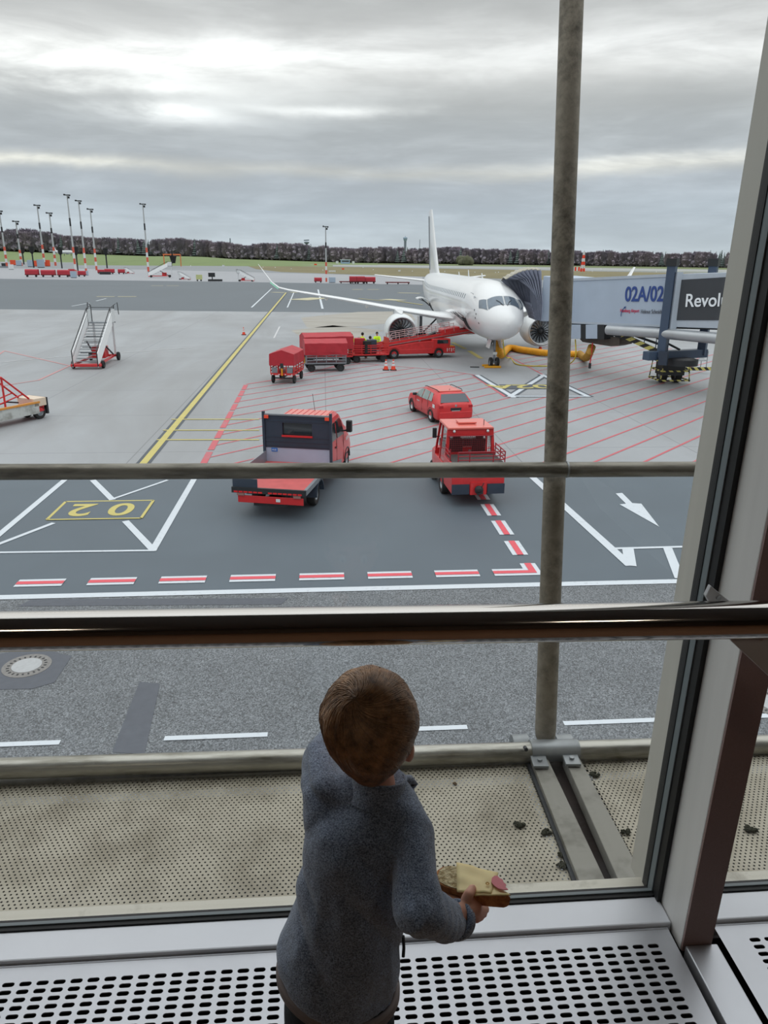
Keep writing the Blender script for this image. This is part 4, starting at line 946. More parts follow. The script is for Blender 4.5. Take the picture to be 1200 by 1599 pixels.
for s in (-1, 1):
    for q in ([(3.72, 1.52), (4.42, 1.52), (4.42, 2.08), (3.8, 2.08)], [(4.55, 1.5), (5.55, 1.45), (5.35, 1.95), (5.1, 2.1), (4.55, 2.08)]):
        MB().prism([(s*(.985+.035-(z-1.5)*.11), y, z) for y, z in q], (s*-.03, 0, 0)).build('side_window', M_glassd, cabm)
    MB().prism([(s*1.01, 3.3, .42), (s*1.01, 5.1, .42), (s*1.01, 5.1, .62), (s*1.01, 3.3, .95)], (s*.02, 0, 0)).build('sill_cladding', M_steel, cabm)
    for yy in (3.62, 4.48, 5.55): MB().bb(s*1.0, s*1.012, yy, yy+.015, .5, 1.5).build('door_gap', M_dark, cabm)
    MB().box((s*1.02, 4.35, 1.22), (.03, .16, .04)).build('door_handle', M_dark, cabm)
    mr_ = MB(); mr_.box((s*1.24, 5.45, 1.74), (.2, .16, .42), R(-8*s)); mr_.bar((s*1.0, 5.5, 1.55), (s*1.2, 5.45, 1.6), .06); mr_.build('side_mirror', M_dark, T, bevel=.03)
    a_m = MB(); arch(a_m, s*.96, 1.67, .38, .43, .34, .05); a_m.build('mudguard', M_navy, T)
    wheel(T, (s*.88, 1.67, .36), .36, .26); wheel(T, (s*.88, 6.15, .36), .36, .24)
    a_m = MB(); arch(a_m, s*.99, 6.15, .38, .40, .06, .04); a_m.build('wheel_arch', M_dark, cabm)
text('door_lettering', 'airport', .26, M_whitep, cabm, frame((1.025, 5.85, 1.12), (0, 1, 0), (0, 0, 1)), .002)
MB().tube([(.15, 4.9, 2.33), (.1, 4.8, 2.95)], .008, 5).build('aerial', M_dark, T)
for s in (-1, 1): MB().box((s*.55, 7.28, .85), (.35, .06, .2)).build('headlight', mat('headlight_glass', s2l(210, 214, 216), .1), cabm)
# ---- baggage tractor
K = thing('baggage_tractor', 'red baggage tow tractor with mesh-backed cab behind the pipe rail', 'tractor', (4.71, 22.40, 0), R(3))
lb = MB().bb(-.84, .84, .05, 1.35, .42, 1.38).build('rear_body', M_red, K, bevel=.03)
lb2 = MB().bb(-.84, .84, 1.35, 2.9, .35, 1.05).build('mid_body', M_red, K, bevel=.03)
MB().loft([[Vector((x, y, z)) for x, z in ((-w_, .35), (w_, .35), (w_, h_-.1), (w_-.12, h_), (-w_+.12, h_), (-w_, h_-.1))] for y, w_, h_ in ((2.85, .84, 1.25), (3.3, .84, 1.22), (3.65, .78, 1.1), (3.75, .7, .95))]).build('bonnet', M_red, K, 30)
MB().bb(-.84, -.29, .0, .06, .42, .74).build('bumper_pad', M_navy, K); MB().bb(.29, .84, .0, .06, .42, .74).build('bumper_pad', M_navy, K)
MB().bb(-.26, .26, .0, .06, .40, .80).build('hitch_plate', M_red, K)
ht = MB(); ht.lathe([(.12, 0), (.14, .1), (.05, .14)], (0, -.0, .58), (0, -1, 0), 16, True); ht.bar((-.05, -.1, .45), (.1, -.2, .52), .06); ht.bar((.05, -.1, .62), (.14, -.12, .82), .025); ht.build('tow_hitch', M_dark, K)
MB().bb(-.16, .16, .02, .06, .96, 1.08).build('number_plate', mat('plate_blue', s2l(30, 70, 160), .4), lb)
text('plate_lettering', 'HAM 201', .075, M_whitep, lb, frame((-.15, .012, .995), (1, 0, 0), (0, 0, 1)), .002)
for x in (-.62, .62): text('fleet_number', '4663', .15, M_dark, lb, frame((x-.14, .045, 1.14), (1, 0, 0), (0, 0, 1)), .003)
MB().bb(-.80, .80, .08, 1.25, 1.38, 1.40).build('deck_plate', mat('deck_plate_dark', s2l(76, 72, 72), .6, .3, .2, 10), K)
rl_ = MB()
for z in (1.5, 1.62, 1.75): 
    rl_.tube([(-.66, .08, z), (.82, .08, z)], .018, 6); rl_.tube([(.82, .08, z), (.82, 1.25, z)], .018, 6); rl_.tube([(-.82, .5, z-.1), (-.82, 1.25, z-.1)], .018, 6)
for x, y in ((-.66, .08), (-.3, .08), (.45, .08), (.82, .08), (.82, .6), (.82, 1.2), (-.82, .5), (-.82, 1.2)): rl_.tube([(x, y, 1.38), (x, y, 1.76)], .018, 6)
rl_.build('deck_railing', mat('railing_dark_red', s2l(150, 30, 44), .5), K)
cf = MB()
for s in (-1, 1):
    cf.bar((s*.80, 1.30, 1.05), (s*.70, 1.36, 2.25), .1); cf.bar((s*.80, 2.2, 1.05), (s*.72, 2.15, 2.25), .06); cf.bar((s*.80, 2.95, 1.05), (s*.70, 2.65, 2.25), .07)
cf.bar((-.76, 1.33, 2.10), (.76, 1.33, 2.10), .06, .2); cf.bar((-.8, 1.33, 1.4), (.8, 1.33, 1.4), .08)
cf.build('cab_frame', M_red, K)
rf = MB().loft([[Vector((x, y, z)) for x, z in ((-.76, 2.20), (.76, 2.20), (.74, 2.27), (-.74, 2.27))] for y in (1.25, 2.7)]).build('roof', M_red_toplit, K, bevel=.02)
MB().bb(-.30, .30, 1.75, 2.2, 2.29, 2.34).build('roof_hatch', M_red_toplit, rf, bevel=.01); MB().bb(-.26, .26, 1.8, 2.15, 2.26, 2.30).build('hatch_base', M_red, rf)
MB().tube([(.5, 1.6, 2.27), (.5, 1.6, 2.45)], .012, 6).build('aerial', M_dark, rf)
for s in (-1, 1): MB().sph((s*.55, 1.25, 2.15), .045, 10, 6).build('work_lamp', M_whitep, rf)
ms = MB()
for k in range(23): x = -.68+.0618*k; ms.bar((x, 1.28, 1.42), (x, 1.28, 2.0), .010)
for k in range(10): z = 1.42+.0645*k; ms.bar((-.70, 1.28, z), (.70, 1.28, z), .010)
ms.build('window_mesh', mat('mesh_dark_red', s2l(120, 36, 44), .5), K); MB().tube([(-.75, 1.24, 2.0), (.75, 1.24, 2.0)], .02, 6).build('mesh_top_bar', mat('railing_dark_red', (0, 0, 0)), K)
for s in (-1, 1):
    st_ = MB(); st_.box((s*.38, 1.9, 1.25), (.5, .5, .14)); st_.box((s*.38, 1.68, 1.55), (.46, .12, .55), 0, R(8)); st_.box((s*.38, 1.63, 1.88), (.26, .1, .18)); st_.build('seat', M_dark, K, bevel=.04)
    MB().prism([(s*.83, 2.0, 1.1), (s*.83, 1.45, 1.1), (s*.745, 1.45, 2.1), (s*.745, 2.0, 2.1)], (s*-.015, 0, 0)).build('side_glass', gm, K)
    wheel(K, (s*.74, .85+.75, .36), .36, .25); wheel(K, (s*.74, 3.35, .34), .34, .22)
MB().box((0, 2.75, 1.45), (1.4, .25, .3)).build('dashboard', M_dark, K, bevel=.04)
MB().lathe([(.19, -.012), (.21, 0), (.19, .012)], (-.35, 2.5, 1.55), (0, -.8, .6), 24).build('steering_wheel', M_dark, K)
MB().box((-.95, 2.45, 1.85), (.14, .08, .34)).build('side_mirror', M_dark, K, bevel=.02); MB().tube([(-.76, 2.5, 1.7), (-.95, 2.45, 1.75)], .015, 6).build('mirror_arm', M_dark, K)
MB().box((0, 2.78, 1.72), (1.36, .012, .9), 0, R(-14)).build('windscreen', gm, K)
# ---- station wagon
V = thing('estate_car', 'red estate car driving away between the flatbed and the jet', 'car', (6.06, 34.75, 0), R(13))
def carsec(y, zb, zs, zt, wb_, ws_, wt_):
    h = [(wb_*.9, zb), (wb_, zb+.12), (wb_+.01, (zb+zs)/2+.05), (ws_, zs), ((ws_+wt_)/2+.03, (zs+zt)/2+.02), (wt_, zt-.07), (wt_-.14, zt-.01), (0, zt)]
    return [Vector((x, y, z)) for x, z in h] + [Vector((-x, y, z)) for x, z in h[-2::-1]]
cb_ = MB().loft([carsec(.0, .38, .80, .92, .80, .80, .70), carsec(.05, .28, .88, 1.0, .86, .84, .72), carsec(.18, .22, .93, 1.08, .89, .87, .74), carsec(.50, .2, .94, 1.43, .90, .88, .66), carsec(1.2, .2, .93, 1.475, .905, .885, .68), carsec(2.1, .2, .93, 1.48, .905, .89, .68), carsec(2.7, .2, .92, 1.40, .905, .885, .62), carsec(3.3, .2, .92, 1.05, .905, .87, .66), carsec(3.5, .2, .90, .98, .90, .86, .68), carsec(4.2, .22, .80, .88, .87, .82, .66), carsec(4.5, .25, .68, .76, .78, .74, .6), carsec(4.62, .35, .6, .66, .66, .6, .5)])
cb_ = cb_.build('body', M_red, V, 50)
MB().bb(-.56, .56, .7, 2.3, 1.44, 1.488).build('roof_skin', M_red_toplit, cb_, bevel=.015)
MB().prism([(-.72, .12, 1.03), (.72, .12, 1.03), (.60, .43, 1.38), (-.60, .43, 1.38)], (0, -.012, .01)).build('rear_window', mat('rear_window_glass', s2l(58, 66, 78), .1, 0, spec=1.0), cb_)
MB().tube([(-.02, .22, 1.06), (.3, .25, 1.10)], .012, 5).build('rear_wiper', M_dark, cb_)
for s in (-1, 1):
    for q in ([(.85, 1.0), (1.28, 1.0), (1.3, 1.36), (1.0, 1.34)], [(1.36, .98), (2.1, .97), (2.1, 1.38), (1.4, 1.37)], [(2.18, .97), (3.0, .97), (2.72, 1.22), (2.45, 1.35), (2.18, 1.38)]):
        MB().prism([(s*(.90-(z-.93)*.43+.045), y, z) for y, z in q], (s*-.02, 0, 0)).build('side_window', mat('pale_reflecting_glass', s2l(150, 164, 160), .08, .3, .2, 2, spec=1.0), cb_)
    MB().tube([(s*.60, .75, 1.46), (s*.62, .9, 1.515), (s*.65, 2.2, 1.52), (s*.65, 2.4, 1.47)], .018, 6).build('roof_rail', M_dark, cb_)
    MB().box((s*.74, .03, .86), (.2, .09, .12)).build('tail_light', mat('tail_light_red', s2l(170, 20, 34), .2), cb_, bevel=.01)
    MB().box((s*1.0, 2.95, 1.02), (.2, .12, .13)).build('side_mirror', M_dark, V, bevel=.03)
    for yy in (1.33, 2.14, 3.05): MB().bb(s*.905, s*.917, yy, yy+.012, .35, .95).build('door_gap', M_dark, cb_)
    wheel(V, (s*.82, .95, .32), .32, .2, rm=mat('alloy_wheel', s2l(196, 200, 204), .3, .6)); wheel(V, (s*.82, 3.62, .32), .32, .2, rm=mat('alloy_wheel', (0, 0, 0)))
    for yy in (.95, 3.62):
        a_m = MB(); arch(a_m, s*.905, yy, .32, .345, .03, .03); a_m.build('wheel_arch', M_dark, cb_)
MB().box((-.0, -.005, .74), (.54, .02, .13)).build('number_plate', M_dark, cb_); MB().box((0, -.008, .66), (.4, .02, .02)).build('plate_trim', M_whitep, cb_)
MB().lathe([(.06, 0), (.05, .015), (.0, .02)], (0, .01, .89), (0, -1, 0), 20).build('badge', M_galv, cb_)
MB().bb(-.82, .82, -.03, .06, .30, .62).build('bumper', M_red, cb_, bevel=.03)
text('side_lettering', 'airport', .13, M_whitep, cb_, frame((-.925, 2.8, .72), (0, -1, 0), (0, 0, 1)), .002)
MB().box((-.91, .55, .82), (.012, .28, .16)).build('side_sticker', M_whitep, cb_)
MB().tube([(0, .9, 1.48), (0, .84, 1.55)], .012, 5).build('aerial', M_dark, cb_)
# ---- belt loader
Bp = thing('belt_loader', 'red belt loader numbered 1616 reaching up to the open cargo door', 'belt loader', (7.0, 60.4, 0), R(-78.5))
ch_ = MB(); ch_.bb(-.95, .95, -2.9, 3.0, .35, .72)
ch_ = ch_.build('chassis', M_red, Bp, bevel=.03)
MB().bb(-.96, .96, 2.4, 3.1, .35, .85).build('front_bumper', M_red, ch_, bevel=.03)
for s in (-1, 1):
    text('fleet_number', '1616', .36, M_whitep, ch_, frame((s*.975 if s > 0 else -.975, 2.35 if s > 0 else 3.05, .48), (0, s, 0), (0, 0, 1)), .003, .01)
    for yy in (-1.9, 1.75):
        wheel(Bp, (s*.86, yy, .38), .38, .26)
        a_m = MB(); arch(a_m, s*.86, yy, .40, .46, .3, .1, 8); a_m.build('mudguard', M_red, ch_)
MB().bb(.45, .95, 2.35, 3.05, .86, .9).build('yellow_step', M_yel, ch_)
cbn = MB().bb(.1, .95, 1.2, 2.7, .72, 1.45).build('operator_cab', M_red, Bp, bevel=.06)
MB().bb(.05, .97, 1.6, 2.5, 1.1, 1.38).build('cab_window', M_glassd, cbn)
MB().bb(-.9, .5, -1.5, .9, .72, .95).build('engine_cover', M_red_dull, Bp, bevel=.04)
for s in (-1, 1): MB().prism([(s*.55, -2.6, .70), (s*.55, 2.5, .70), (s*.55, 2.5, 1.40), (s*.55, -.2, 1.18), (s*.55, -2.6, .85)], (s*.38, 0, 0)).build('side_panel', M_red_dull, Bp)
c0_, c1_ = Vector((0, -4.9, .62)), Vector((0, 4.9, 2.0))
bl_ = MB().bar(c0_, c1_, .9, .3).build('conveyor_frame', M_red, Bp)
ud = (c1_-c0_).normalized(); un = Vector((0, -ud.z, ud.y))
MB().bar(c0_+un*.17, c1_+un*.17, .62, .03).build('belt', M_black, bl_)
for s in (-1, 1):
    MB().bar(c0_+Vector((s*.5, 0, 0))+un*.12, c1_+Vector((s*.5, 0, 0))+un*.12, .06, .22).build('side_rail', M_red_dull, bl_)
    MB().bar(c0_+Vector((s*.53, 0, 0)), c1_+Vector((s*.53, 0, 0)), .03, .05).build('silver_strip', M_galv, bl_)
hr_ = MB()
for hgt_ in (.55, .85):
    hr_.tube([c0_+ud*2.5+un*.2+Vector((.5, 0, 0)), c0_+ud*3.1+un*hgt_+Vector((.5, 0, 0)), c0_+ud*8.2+un*hgt_+Vector((.5, 0, 0))], .025, 6)
    hr_.tube([c0_+ud*2.5+un*.2+Vector((-.5, 0, 0)), c0_+ud*3.1+un*hgt_+Vector((-.5, 0, 0)), c0_+ud*8.2+un*hgt_+Vector((-.5, 0, 0))], .025, 6)
for k in range(8):
    for s in (-1, 1): hr_.tube([c0_+ud*(2.9+.75*k)+Vector((s*.5, 0, 0)), c0_+ud*(2.9+.75*k)+un*.85+Vector((s*.5, 0, 0))], .025, 6)
hr_.build('guard_rail', mat('rail_pinkish', s2l(190, 160, 162), .45, .4), Bp)
MB().box(c1_+Vector((0, -2.0, .02)), (1.0, 1.5, .42), 0, R(8)).build('belt_motor_cover', M_red, bl_, bevel=.08)
MB().box(c1_+Vector((0, .15, 0)), (1.1, .7, .38), 0, R(12)).build('front_head', M_red, bl_, bevel=.06)
MB().box(c1_+Vector((0, .55, 0)), (1.0, .16, .42)).build('rubber_buffer', M_black, bl_, bevel=.04)
MB().bar((0, -1.2, .7), (0, 1.8, 1.9), .5, .1).build('lift_arm', M_dark, Bp); MB().bar((.5, -.2, .8), (.5, .7, 1.65), .05).build('gas_strut', M_galv, Bp)
MB().box((0, -4.9, .55), (1.0, .5, .32)).build('rear_head', M_red_dull, bl_, bevel=.05)
# ---- baggage carts
def cart(loc, rz, lab, L=2.9, wd=1.5, ht=1.95, tarp=True, m=M_red_dull, ridge=True, open_=False):
    o = thing('baggage_cart', lab, 'baggage cart', (loc.x, loc.y, 0), rz)
    fr_ = MB(); fr_.bb(-wd/2, wd/2, 0, L, .52, .62)
    for x in (-wd/2, wd/2):
        for k in range(5): y = .03+(L-.06)*k/4; fr_.bar((x, y, .6), (x, y, 1.25), .05)
        for z in (.78, .95, 1.12, 1.25): fr_.bar((x, 0, z), (x, L, z), .035, .06)
    for y in (.02, L-.02):
        for z in (.62, 1.25): fr_.bar((-wd/2, y, z), (wd/2, y, z), .05)
        for x in (-.26, .26): fr_.bar((x, y, .6), (x, y, 1.25), .05)
    fr_.build('frame', m, o)
    MB().bb(-wd/2+.08, -.3, -.0, .015, .66, 1.0).build('end_panel', M_steel, o); MB().bb(.3, wd/2-.08, -.0, .015, .66, 1.0).build('end_panel', M_steel, o)
    MB().bar((0, -.05, .5), (0, -.05, 1.2), .07).build('drawbar', M_yel, o); MB().box((0, -.05, 1.1), (.2, .08, .3)).build('drawbar_head', M_dark, o)
    ax__ = MB(); ax__.bar((-wd/2, .35, .3), (wd/2, .35, .3), .07); ax__.bar((-wd/2, L-.4, .3), (wd/2, L-.4, .3), .07); ax__.bar((0, .0, .4), (0, L, .4), .12); ax__.build('axle', M_dark, o)
    for x in (-wd/2+.06, wd/2-.06):
        for y in (.35, L-.4): wheel(o, (x, y, .26), .26, .13, rm=M_dark)
    for k in range(4): MB().box((-.6+.4*k, -.02, .56), (.07, .02, .05)).build('reflector', M_whitep, o)
    if tarp:
        b = MB(); ns = 8; rings = []
        rnd = random.Random(int(loc.x*7))
        for i in range(ns+1):
            y = -.06+(L+.12)*i/ns; w_ = wd/2+.05; j = lambda: (rnd.random()-.5)*.05
            dip = .0 if ridge else 0
            zt = ht+ (0 if i in (0, ns) else .0)
            rz_ = .24 if ridge else .04
            sec = [(-w_, 1.12+j()), (-w_-.01, 1.32), (-w_+.01, ht-rz_-.02), (-w_+.03, ht-rz_), (0, ht), (w_-.03, ht-rz_), (w_-.01, ht-rz_-.02), (w_+.01, 1.32), (w_, 1.12+j())]
            rings.append([Vector((x+j()*.6, y, z+j()*.4)) for x, z in sec])
        b.loft(rings, False, closed=False)
        # end flaps
        for y, rg in ((0, rings[0]), (L, rings[-1])): b.flat(rg)
        b.build('tarpaulin', M_redfab, o, None, solid=.02)
    if open_:
        MB().bb(-wd/2, wd/2, 0, .04, .6, 1.4).build('end_wall', m, o)
        MB().bb(-wd/2, wd/2, L-.04, L, .6, 1.75).build('end_wall', m, o)
    return o
cart(Vector((-2.62, 47.15, 0)), R(-11), 'red baggage cart with a pale ridge-topped tarpaulin, nearest and leftmost of the row', 2.7, 1.45, 2.05)
c2_ = cart(Vector((-1.35, 52.9, 0)), R(-83), 'grey-framed baggage cart with a red tarpaulin second in the row', 2.75, 1.5, 2.15, m=M_steel)
cart(Vector((-1.55, 56.1, 0)), R(-76), 'baggage cart with the longest red tarpaulin standing behind the grey-framed one', 3.5, 1.6, 2.25)
c4_ = cart(Vector((1.9, 57.6, 0)), R(-80), 'open red baggage cart without tarpaulin beside the belt loader', 2.8, 1.5, 1.6, tarp=False, open_=True)
# suitcases
for i, (dx, dy, dz, sx, sy, sz, m_, lab) in enumerate(((.7, .2, .62, .8, .5, 1.1, M_redfab, 'dark red suitcase lying on the open baggage cart'), (1.6, .1, .62, .7, .5, 1.0, M_navy, 'navy suitcase on the open baggage cart'), (1.25, -.35, .62, .55, .4, .95, M_black, 'black suitcase standing at the near side of the open cart'))):
    o = thing('suitcase', lab, 'suitcase', (1.9+dx, 57.6+dy, dz), R(10*i), 'luggage on the open cart')
    MB().bb(-sx/2, sx/2, -sy/2, sy/2, .02, sz).build('shell', m_, o, bevel=.05); MB().tube([(-.12, 0, sz), (-.12, 0, sz+.05), (.12, 0, sz+.05), (.12, 0, sz)], .012, 6).build('handle', M_dark, o)
# ---- big passenger stairs
def stairs(loc, rz, lab, sc=1.0, group=None, steps=14, H_=2.75, Lh=4.6, red=True):
    o = thing('passenger_stairs', lab, 'passenger stairs', loc, rz, group); o.scale = (sc, sc, sc)
    wd = .78
    ba = MB(); ba.bb(-1.0, 1.0, -.1, .25, .18, .36); ba.bar((-.85, .1, .3), (-.7, 5.2, .35), .12, .16); ba.bar((.85, .1, .3), (.7, 5.2, .35), .12, .16); ba.bb(-1.0, 1.0, 5.0, 5.2, .25, .42); ba.bb(-.4, .5, 3.2, 4.3, .35, 1.15)
    ba.build('base', M_red if red else M_whitep, o, bevel=.02)
    s_m = MB()
    for k in range(steps+1):
        y = .05+Lh*k/steps; z = .3+(H_-.3)*k/steps; s_m.bb(-wd, wd, y, y+.27, z-.03, z)
    s_m.bb(-wd, wd, Lh, Lh+1.2, H_-.06, H_); s_m.build('treads', M_steel, o)
    sl = (H_-.3)/Lh
    for s in (-1, 1):
        x = s*(wd+.04)
        MB().prism([(x, -.1, .15), (x, Lh+.1, H_-.2), (x, Lh+.1, H_+.72), (x, -.1, 1.05)], (s*.05, 0, 0)).build('side_panel', mat('stair_panel_white', s2l(240, 242, 244), .4), o)
        h = MB(); h.tube([(x, -.1, .2), (x, -.12, 1.25), (x, Lh, H_+1.02), (x, Lh+.05, H_-.2)], .035, 8)
        h.tube([(x, Lh+1.15, H_-.1), (x, Lh+1.15, H_+1.15), (x, Lh+.05, H_+1.02)], .03, 8); h.tube([(x, .05, .85), (x, Lh, H_+.62)], .02, 6)
        h.tube([(x, Lh+1.15, H_+1.15), (x+s*.25, Lh+1.3, H_+1.35), (x+s*.3, Lh+1.25, H_+.5)], .03, 6); h.build('handrail', M_dark, o)
        MB().prism([(x+s*.02, Lh+.15, H_), (x+s*.02, Lh+1.1, H_), (x+s*.02, Lh+1.1, H_+.9), (x+s*.02, Lh+.15, H_+.9)], (s*.03, 0, 0)).build('platform_panel', M_whitep, o)
        for y, r_ in ((.55, .26), (5.0, .3)): wheel(o, (s*1.0, y, r_), r_, .18, rm=M_dark)
        MB().bar((s*.7, Lh+.9, .4), (s*.7, Lh+.9, H_-.1), .14).build('lift_post', M_whitep, o)
        MB().bar((s*.7, Lh+.3, .4), (s*.5, 2.6, 1.6), .08).build('brace', M_dark, o)
    t_ = MB(); t_.tube([(-wd, Lh+1.15, H_+1.0), (wd, Lh+1.15, H_+1.0)], .025, 6); t_.build('gate_bar', M_dark, o)
    for k in range(6): y = .8+.6*k; MB().bar((-wd+.1, y, .2+sl*y), (wd-.1, y+.5, .15+sl*y), .04).build('cross_brace', M_dark, o)
    return o
STA = stairs((-16.28, 53.75, 0), R(1), 'white mobile passenger stairs on a red base standing alone left of the yellow line')
# ---- dolly at left edge
D_ = thing('equipment_trailer', 'red low trailer with white flank cut off by the left edge of the view', 'trailer', (-13.85, 37.3, 0), R(60))
# local +Y points away; body runs along -X
b = MB(); b.bb(-4.2, 0, -.55, .55, .35, .62); b.build('deck', M_red, D_, bevel=.02)
MB().bb(-4.2, -.35, -.62, -.56, .30, .78).build('white_flank', mat('dirty_white_flank', s2l(190, 194, 192), .6, 0, 0, 2, col2=s2l(128, 128, 122), thresh=(.45, .7)), D_)
MB().bb(-4.2, -.3, -.66, -.52, .78, .86).build('orange_edge', mat('orange_edge', s2l(206, 140, 60), .6), D_)
MB().bb(-.6, .1, -.62, .5, .62, 1.0).build('end_box', mat('cream_end_box', s2l(214, 196, 176), .5), D_, bevel=.02)
MB().bb(.1, .2, -.6, .5, .2, .98).build('end_plate', M_dark, D_); MB().box((.27, -.3, .55), (.18, .2, .2)).build('coupling', M_dark, D_)
f_ = MB()
for y in (-.3, .4): f_.tube([(-.6, y, 1.0), (-1.9, y, 2.15), (-4.2, y, 2.15)], .045, 8); f_.tube([(-1.9, y, .6), (-1.9, y, 2.15)], .045, 8); f_.tube([(-.9, y, 1.25), (-2.6, y, .9)], .03, 6)
f_.tube([(-1.9, -.3, 2.15), (-1.9, .4, 2.15)], .045, 8); f_.build('tubular_frame', M_red_dull, D_)
for y in (-.45, .4): wheel(D_, (-.25, y, .33), .33, .2, ax=(0, 1, 0), name='wheel')
MB().tube([(-.8, .2, .8), (-1.5, .1, .95), (-2.5, .2, .8)], .04, 6).build('hose', M_black, D_)
# ---- cones
def cone(px, py, lab, g='traffic cones on the apron'):
    c = G(px, py); o = thing('traffic_cone', lab, 'traffic cone', (c.x, c.y, 0), 0, g)
    MB().bb(-.22, .22, -.22, .22, 0, .05).build('base', M_black, o)
    k = MB().lathe([(.17, .05), (.10, .35), (.035, .74), (.0, .75)], n=16).build('cone', M_orange, o, 60)
    MB().lathe([(.122, .3), (.093, .46)], n=16).build('reflective_band', M_whitep, k, 60); MB().lathe([(.082, .52), (.062, .63)], n=16).build('reflective_band', M_whitep, k, 60)
    return o
cone(603, 578, 'left one of the two orange cones in front of the belt loader'); cone(614.5, 578, 'right one of the two orange cones in front of the belt loader')
cone(381, 523, 'lone orange cone beside the yellow taxi line'); cone(844, 547, 'orange cone behind the yellow air hose')
# ---- ramp workers
M_trs = mat('dark_work_trousers', s2l(34, 38, 44), .8); M_hair = mat('dark_hair', s2l(28, 24, 22), .8); M_skin = mat('skin', s2l(196, 150, 124), .55)
def worker(loc, rz, lab, bend=0, arms=((.35, .3), (.35, .3)), hood=M_hair):
    o = thing('person', lab, 'person', loc, rz, 'ramp workers by the baggage cart')
    pel = Vector((0, 0, .92)); ch_ = pel+Vector((0, math.sin(bend)*.45, math.cos(bend)*.45)); nk = ch_+Vector((0, math.sin(bend)*.12, math.cos(bend)*.12)); hd = nk+Vector((0, math.sin(bend*.6)*.17, math.cos(bend*.6)*.17))
    b = MB(); b.tube([pel-Vector((0, 0, .1)), pel, (pel+ch_)/2, ch_, nk], [.13, .16, .15, .17, .07], 12); b.tube([nk, hd], .055, 8); b.sph(hd, .105, 12, 8, (.85, 1, 1.15))
    j = MB(); j.tube([pel-Vector((0, 0, .08)), pel, (pel+ch_)/2, ch_, ch_+(nk-ch_)*.7], [.18, .195, .19, .205, .12], 12)
    l = MB()
    for s in (-1, 1):
        sh = ch_+Vector((s*.2, 0, .02)); elb_ = sh+Vector((s*.06, arms[0][0]*.6, -.26)); hnd = elb_+Vector((-s*.04, arms[0][0], -.1+arms[0][1]*.2))
        b.tube([sh, elb_, hnd], [.055, .045, .032], 8); b.sph(hnd+Vector((0, .06, -.01)), .045, 8, 6, (.6, 1.2, 1))
        for f in range(4): b.tube([hnd+Vector((s*(-.02+.013*f), .08, 0)), hnd+Vector((s*(-.02+.013*f), .14, -.02))], .009, 5)
        b.tube([hnd+Vector((-s*.03, .03, 0)), hnd+Vector((-s*.06, .08, 0))], .01, 5)
        j.tube([sh+Vector((-s*.05, 0, 0)), sh, elb_, hnd], [.08, .075, .062, .05], 10)
        hp = pel+Vector((s*.1, 0, -.04)); kn = Vector((s*.11, .04, .48)); an = Vector((s*.12, 0, .08))
        b.tube([hp, kn, an], [.08, .055, .04], 8); l.tube([hp, kn, an+Vector((0, 0, -.02))], [.105, .08, .07], 10)
        b.sph((s*.12, .06, .04), .05, 8, 6, (.8, 1.9, .7))
    b.build('body', M_skin, o, 60); j.build('hi_vis_jacket', M_hivis, o, 60); l.build('trousers', M_trs, o, 60)
    MB().tube([(pel+ch_)/2-(ch_-pel)*.06, (pel+ch_)/2+(ch_-pel)*.06], .197, 14).build('reflective_stripe', M_whitep, o)
    MB().sph(hd+Vector((0, -.015, .02)), .118, 12, 8, (.9, 1, 1.08)).build('hair', hood, o, 60)
    f_ = MB(); f_.sph(hd+Vector((0, .1, -.02)), .02, 6, 5); f_.build('nose', M_skin, o)
    return o
def at_head(px, py, ydep): p = Yp(px, py, ydep); return (p.x, p.y, 0)
worker(at_head(549, 526, 60.5), R(150), 'worker in hi-vis vest at the left end of the open cart')
worker(at_head(565, 522, 61.5), R(-60), 'worker in yellow jacket standing half hidden behind the bending one', .15)
worker(at_head(571, 532, 59.8), R(-100), 'worker in bright yellow jacket bending over the luggage', .6)
worker(at_head(589, 522, 62.0), R(180), 'worker in yellow jacket standing at the rear of the belt loader', .05, hood=M_hair)
# ================================================================== CHILD
CH = thing('person', 'small child in grey fleece standing at the window with bread in hand', 'person', (0, 0, 0))
def P(px, py, d): return Dp(px, py, d)
def ppx(r, d): return r*d/FPX
M_fle = bpy.data.materials.new('grey_blue_fleece'); M_fle.use_nodes = True
t = NT(M_fle.node_tree); b = t.n['Principled BSDF']; co = t.new('ShaderNodeTexCoord').outputs['Object']
c = t.mix(t.ramp(t.noise(co, 420, 3, .7), [(.35, 0.0), (.65, 1.0)]), s2l(52, 66, 90), s2l(164, 180, 206))
c = t.mix(1.0, c, t.ramp(t.noise(co, 60, 4, .6), [(.3, .8), (.7, 1.15)]), 'MULTIPLY')
t.link(c, b.inputs['Base Color']); b.inputs['Roughness'].default_value = .95; b.inputs['Sheen Weight'].default_value = .5; b.inputs['Sheen Roughness'].default_value = .5
bp = t.new('ShaderNodeBump'); bp.inputs['Strength'].default_value = .7; bp.inputs['Distance'].default_value = .003
t.link(t.noise(co, 380, 4, .7), bp.inputs['Height']); t.link(bp.outputs[0], b.inputs['Normal'])
M_cskin = mat('child_skin', s2l(222, 164, 140), .5, 0, .04, 30)
M_cskin.node_tree.nodes['Principled BSDF'].inputs['Subsurface Weight'].default_value = .15
M_cskin.node_tree.nodes['Principled BSDF'].inputs['Subsurface Radius'].default_value = (.01, .004, .002)
def ell(mb, rings_, n=28):     # rings: (centre, x half, y half) stacked along z-ish axis, tilted rings allowed
    mb.loft([[c + Vector((a*math.cos(2*PI*j/n), b_*math.sin(2*PI*j/n), -a*math.cos(2*PI*j/n)*tl)) for j in range(n)] for c, a, b_, tl in rings_])
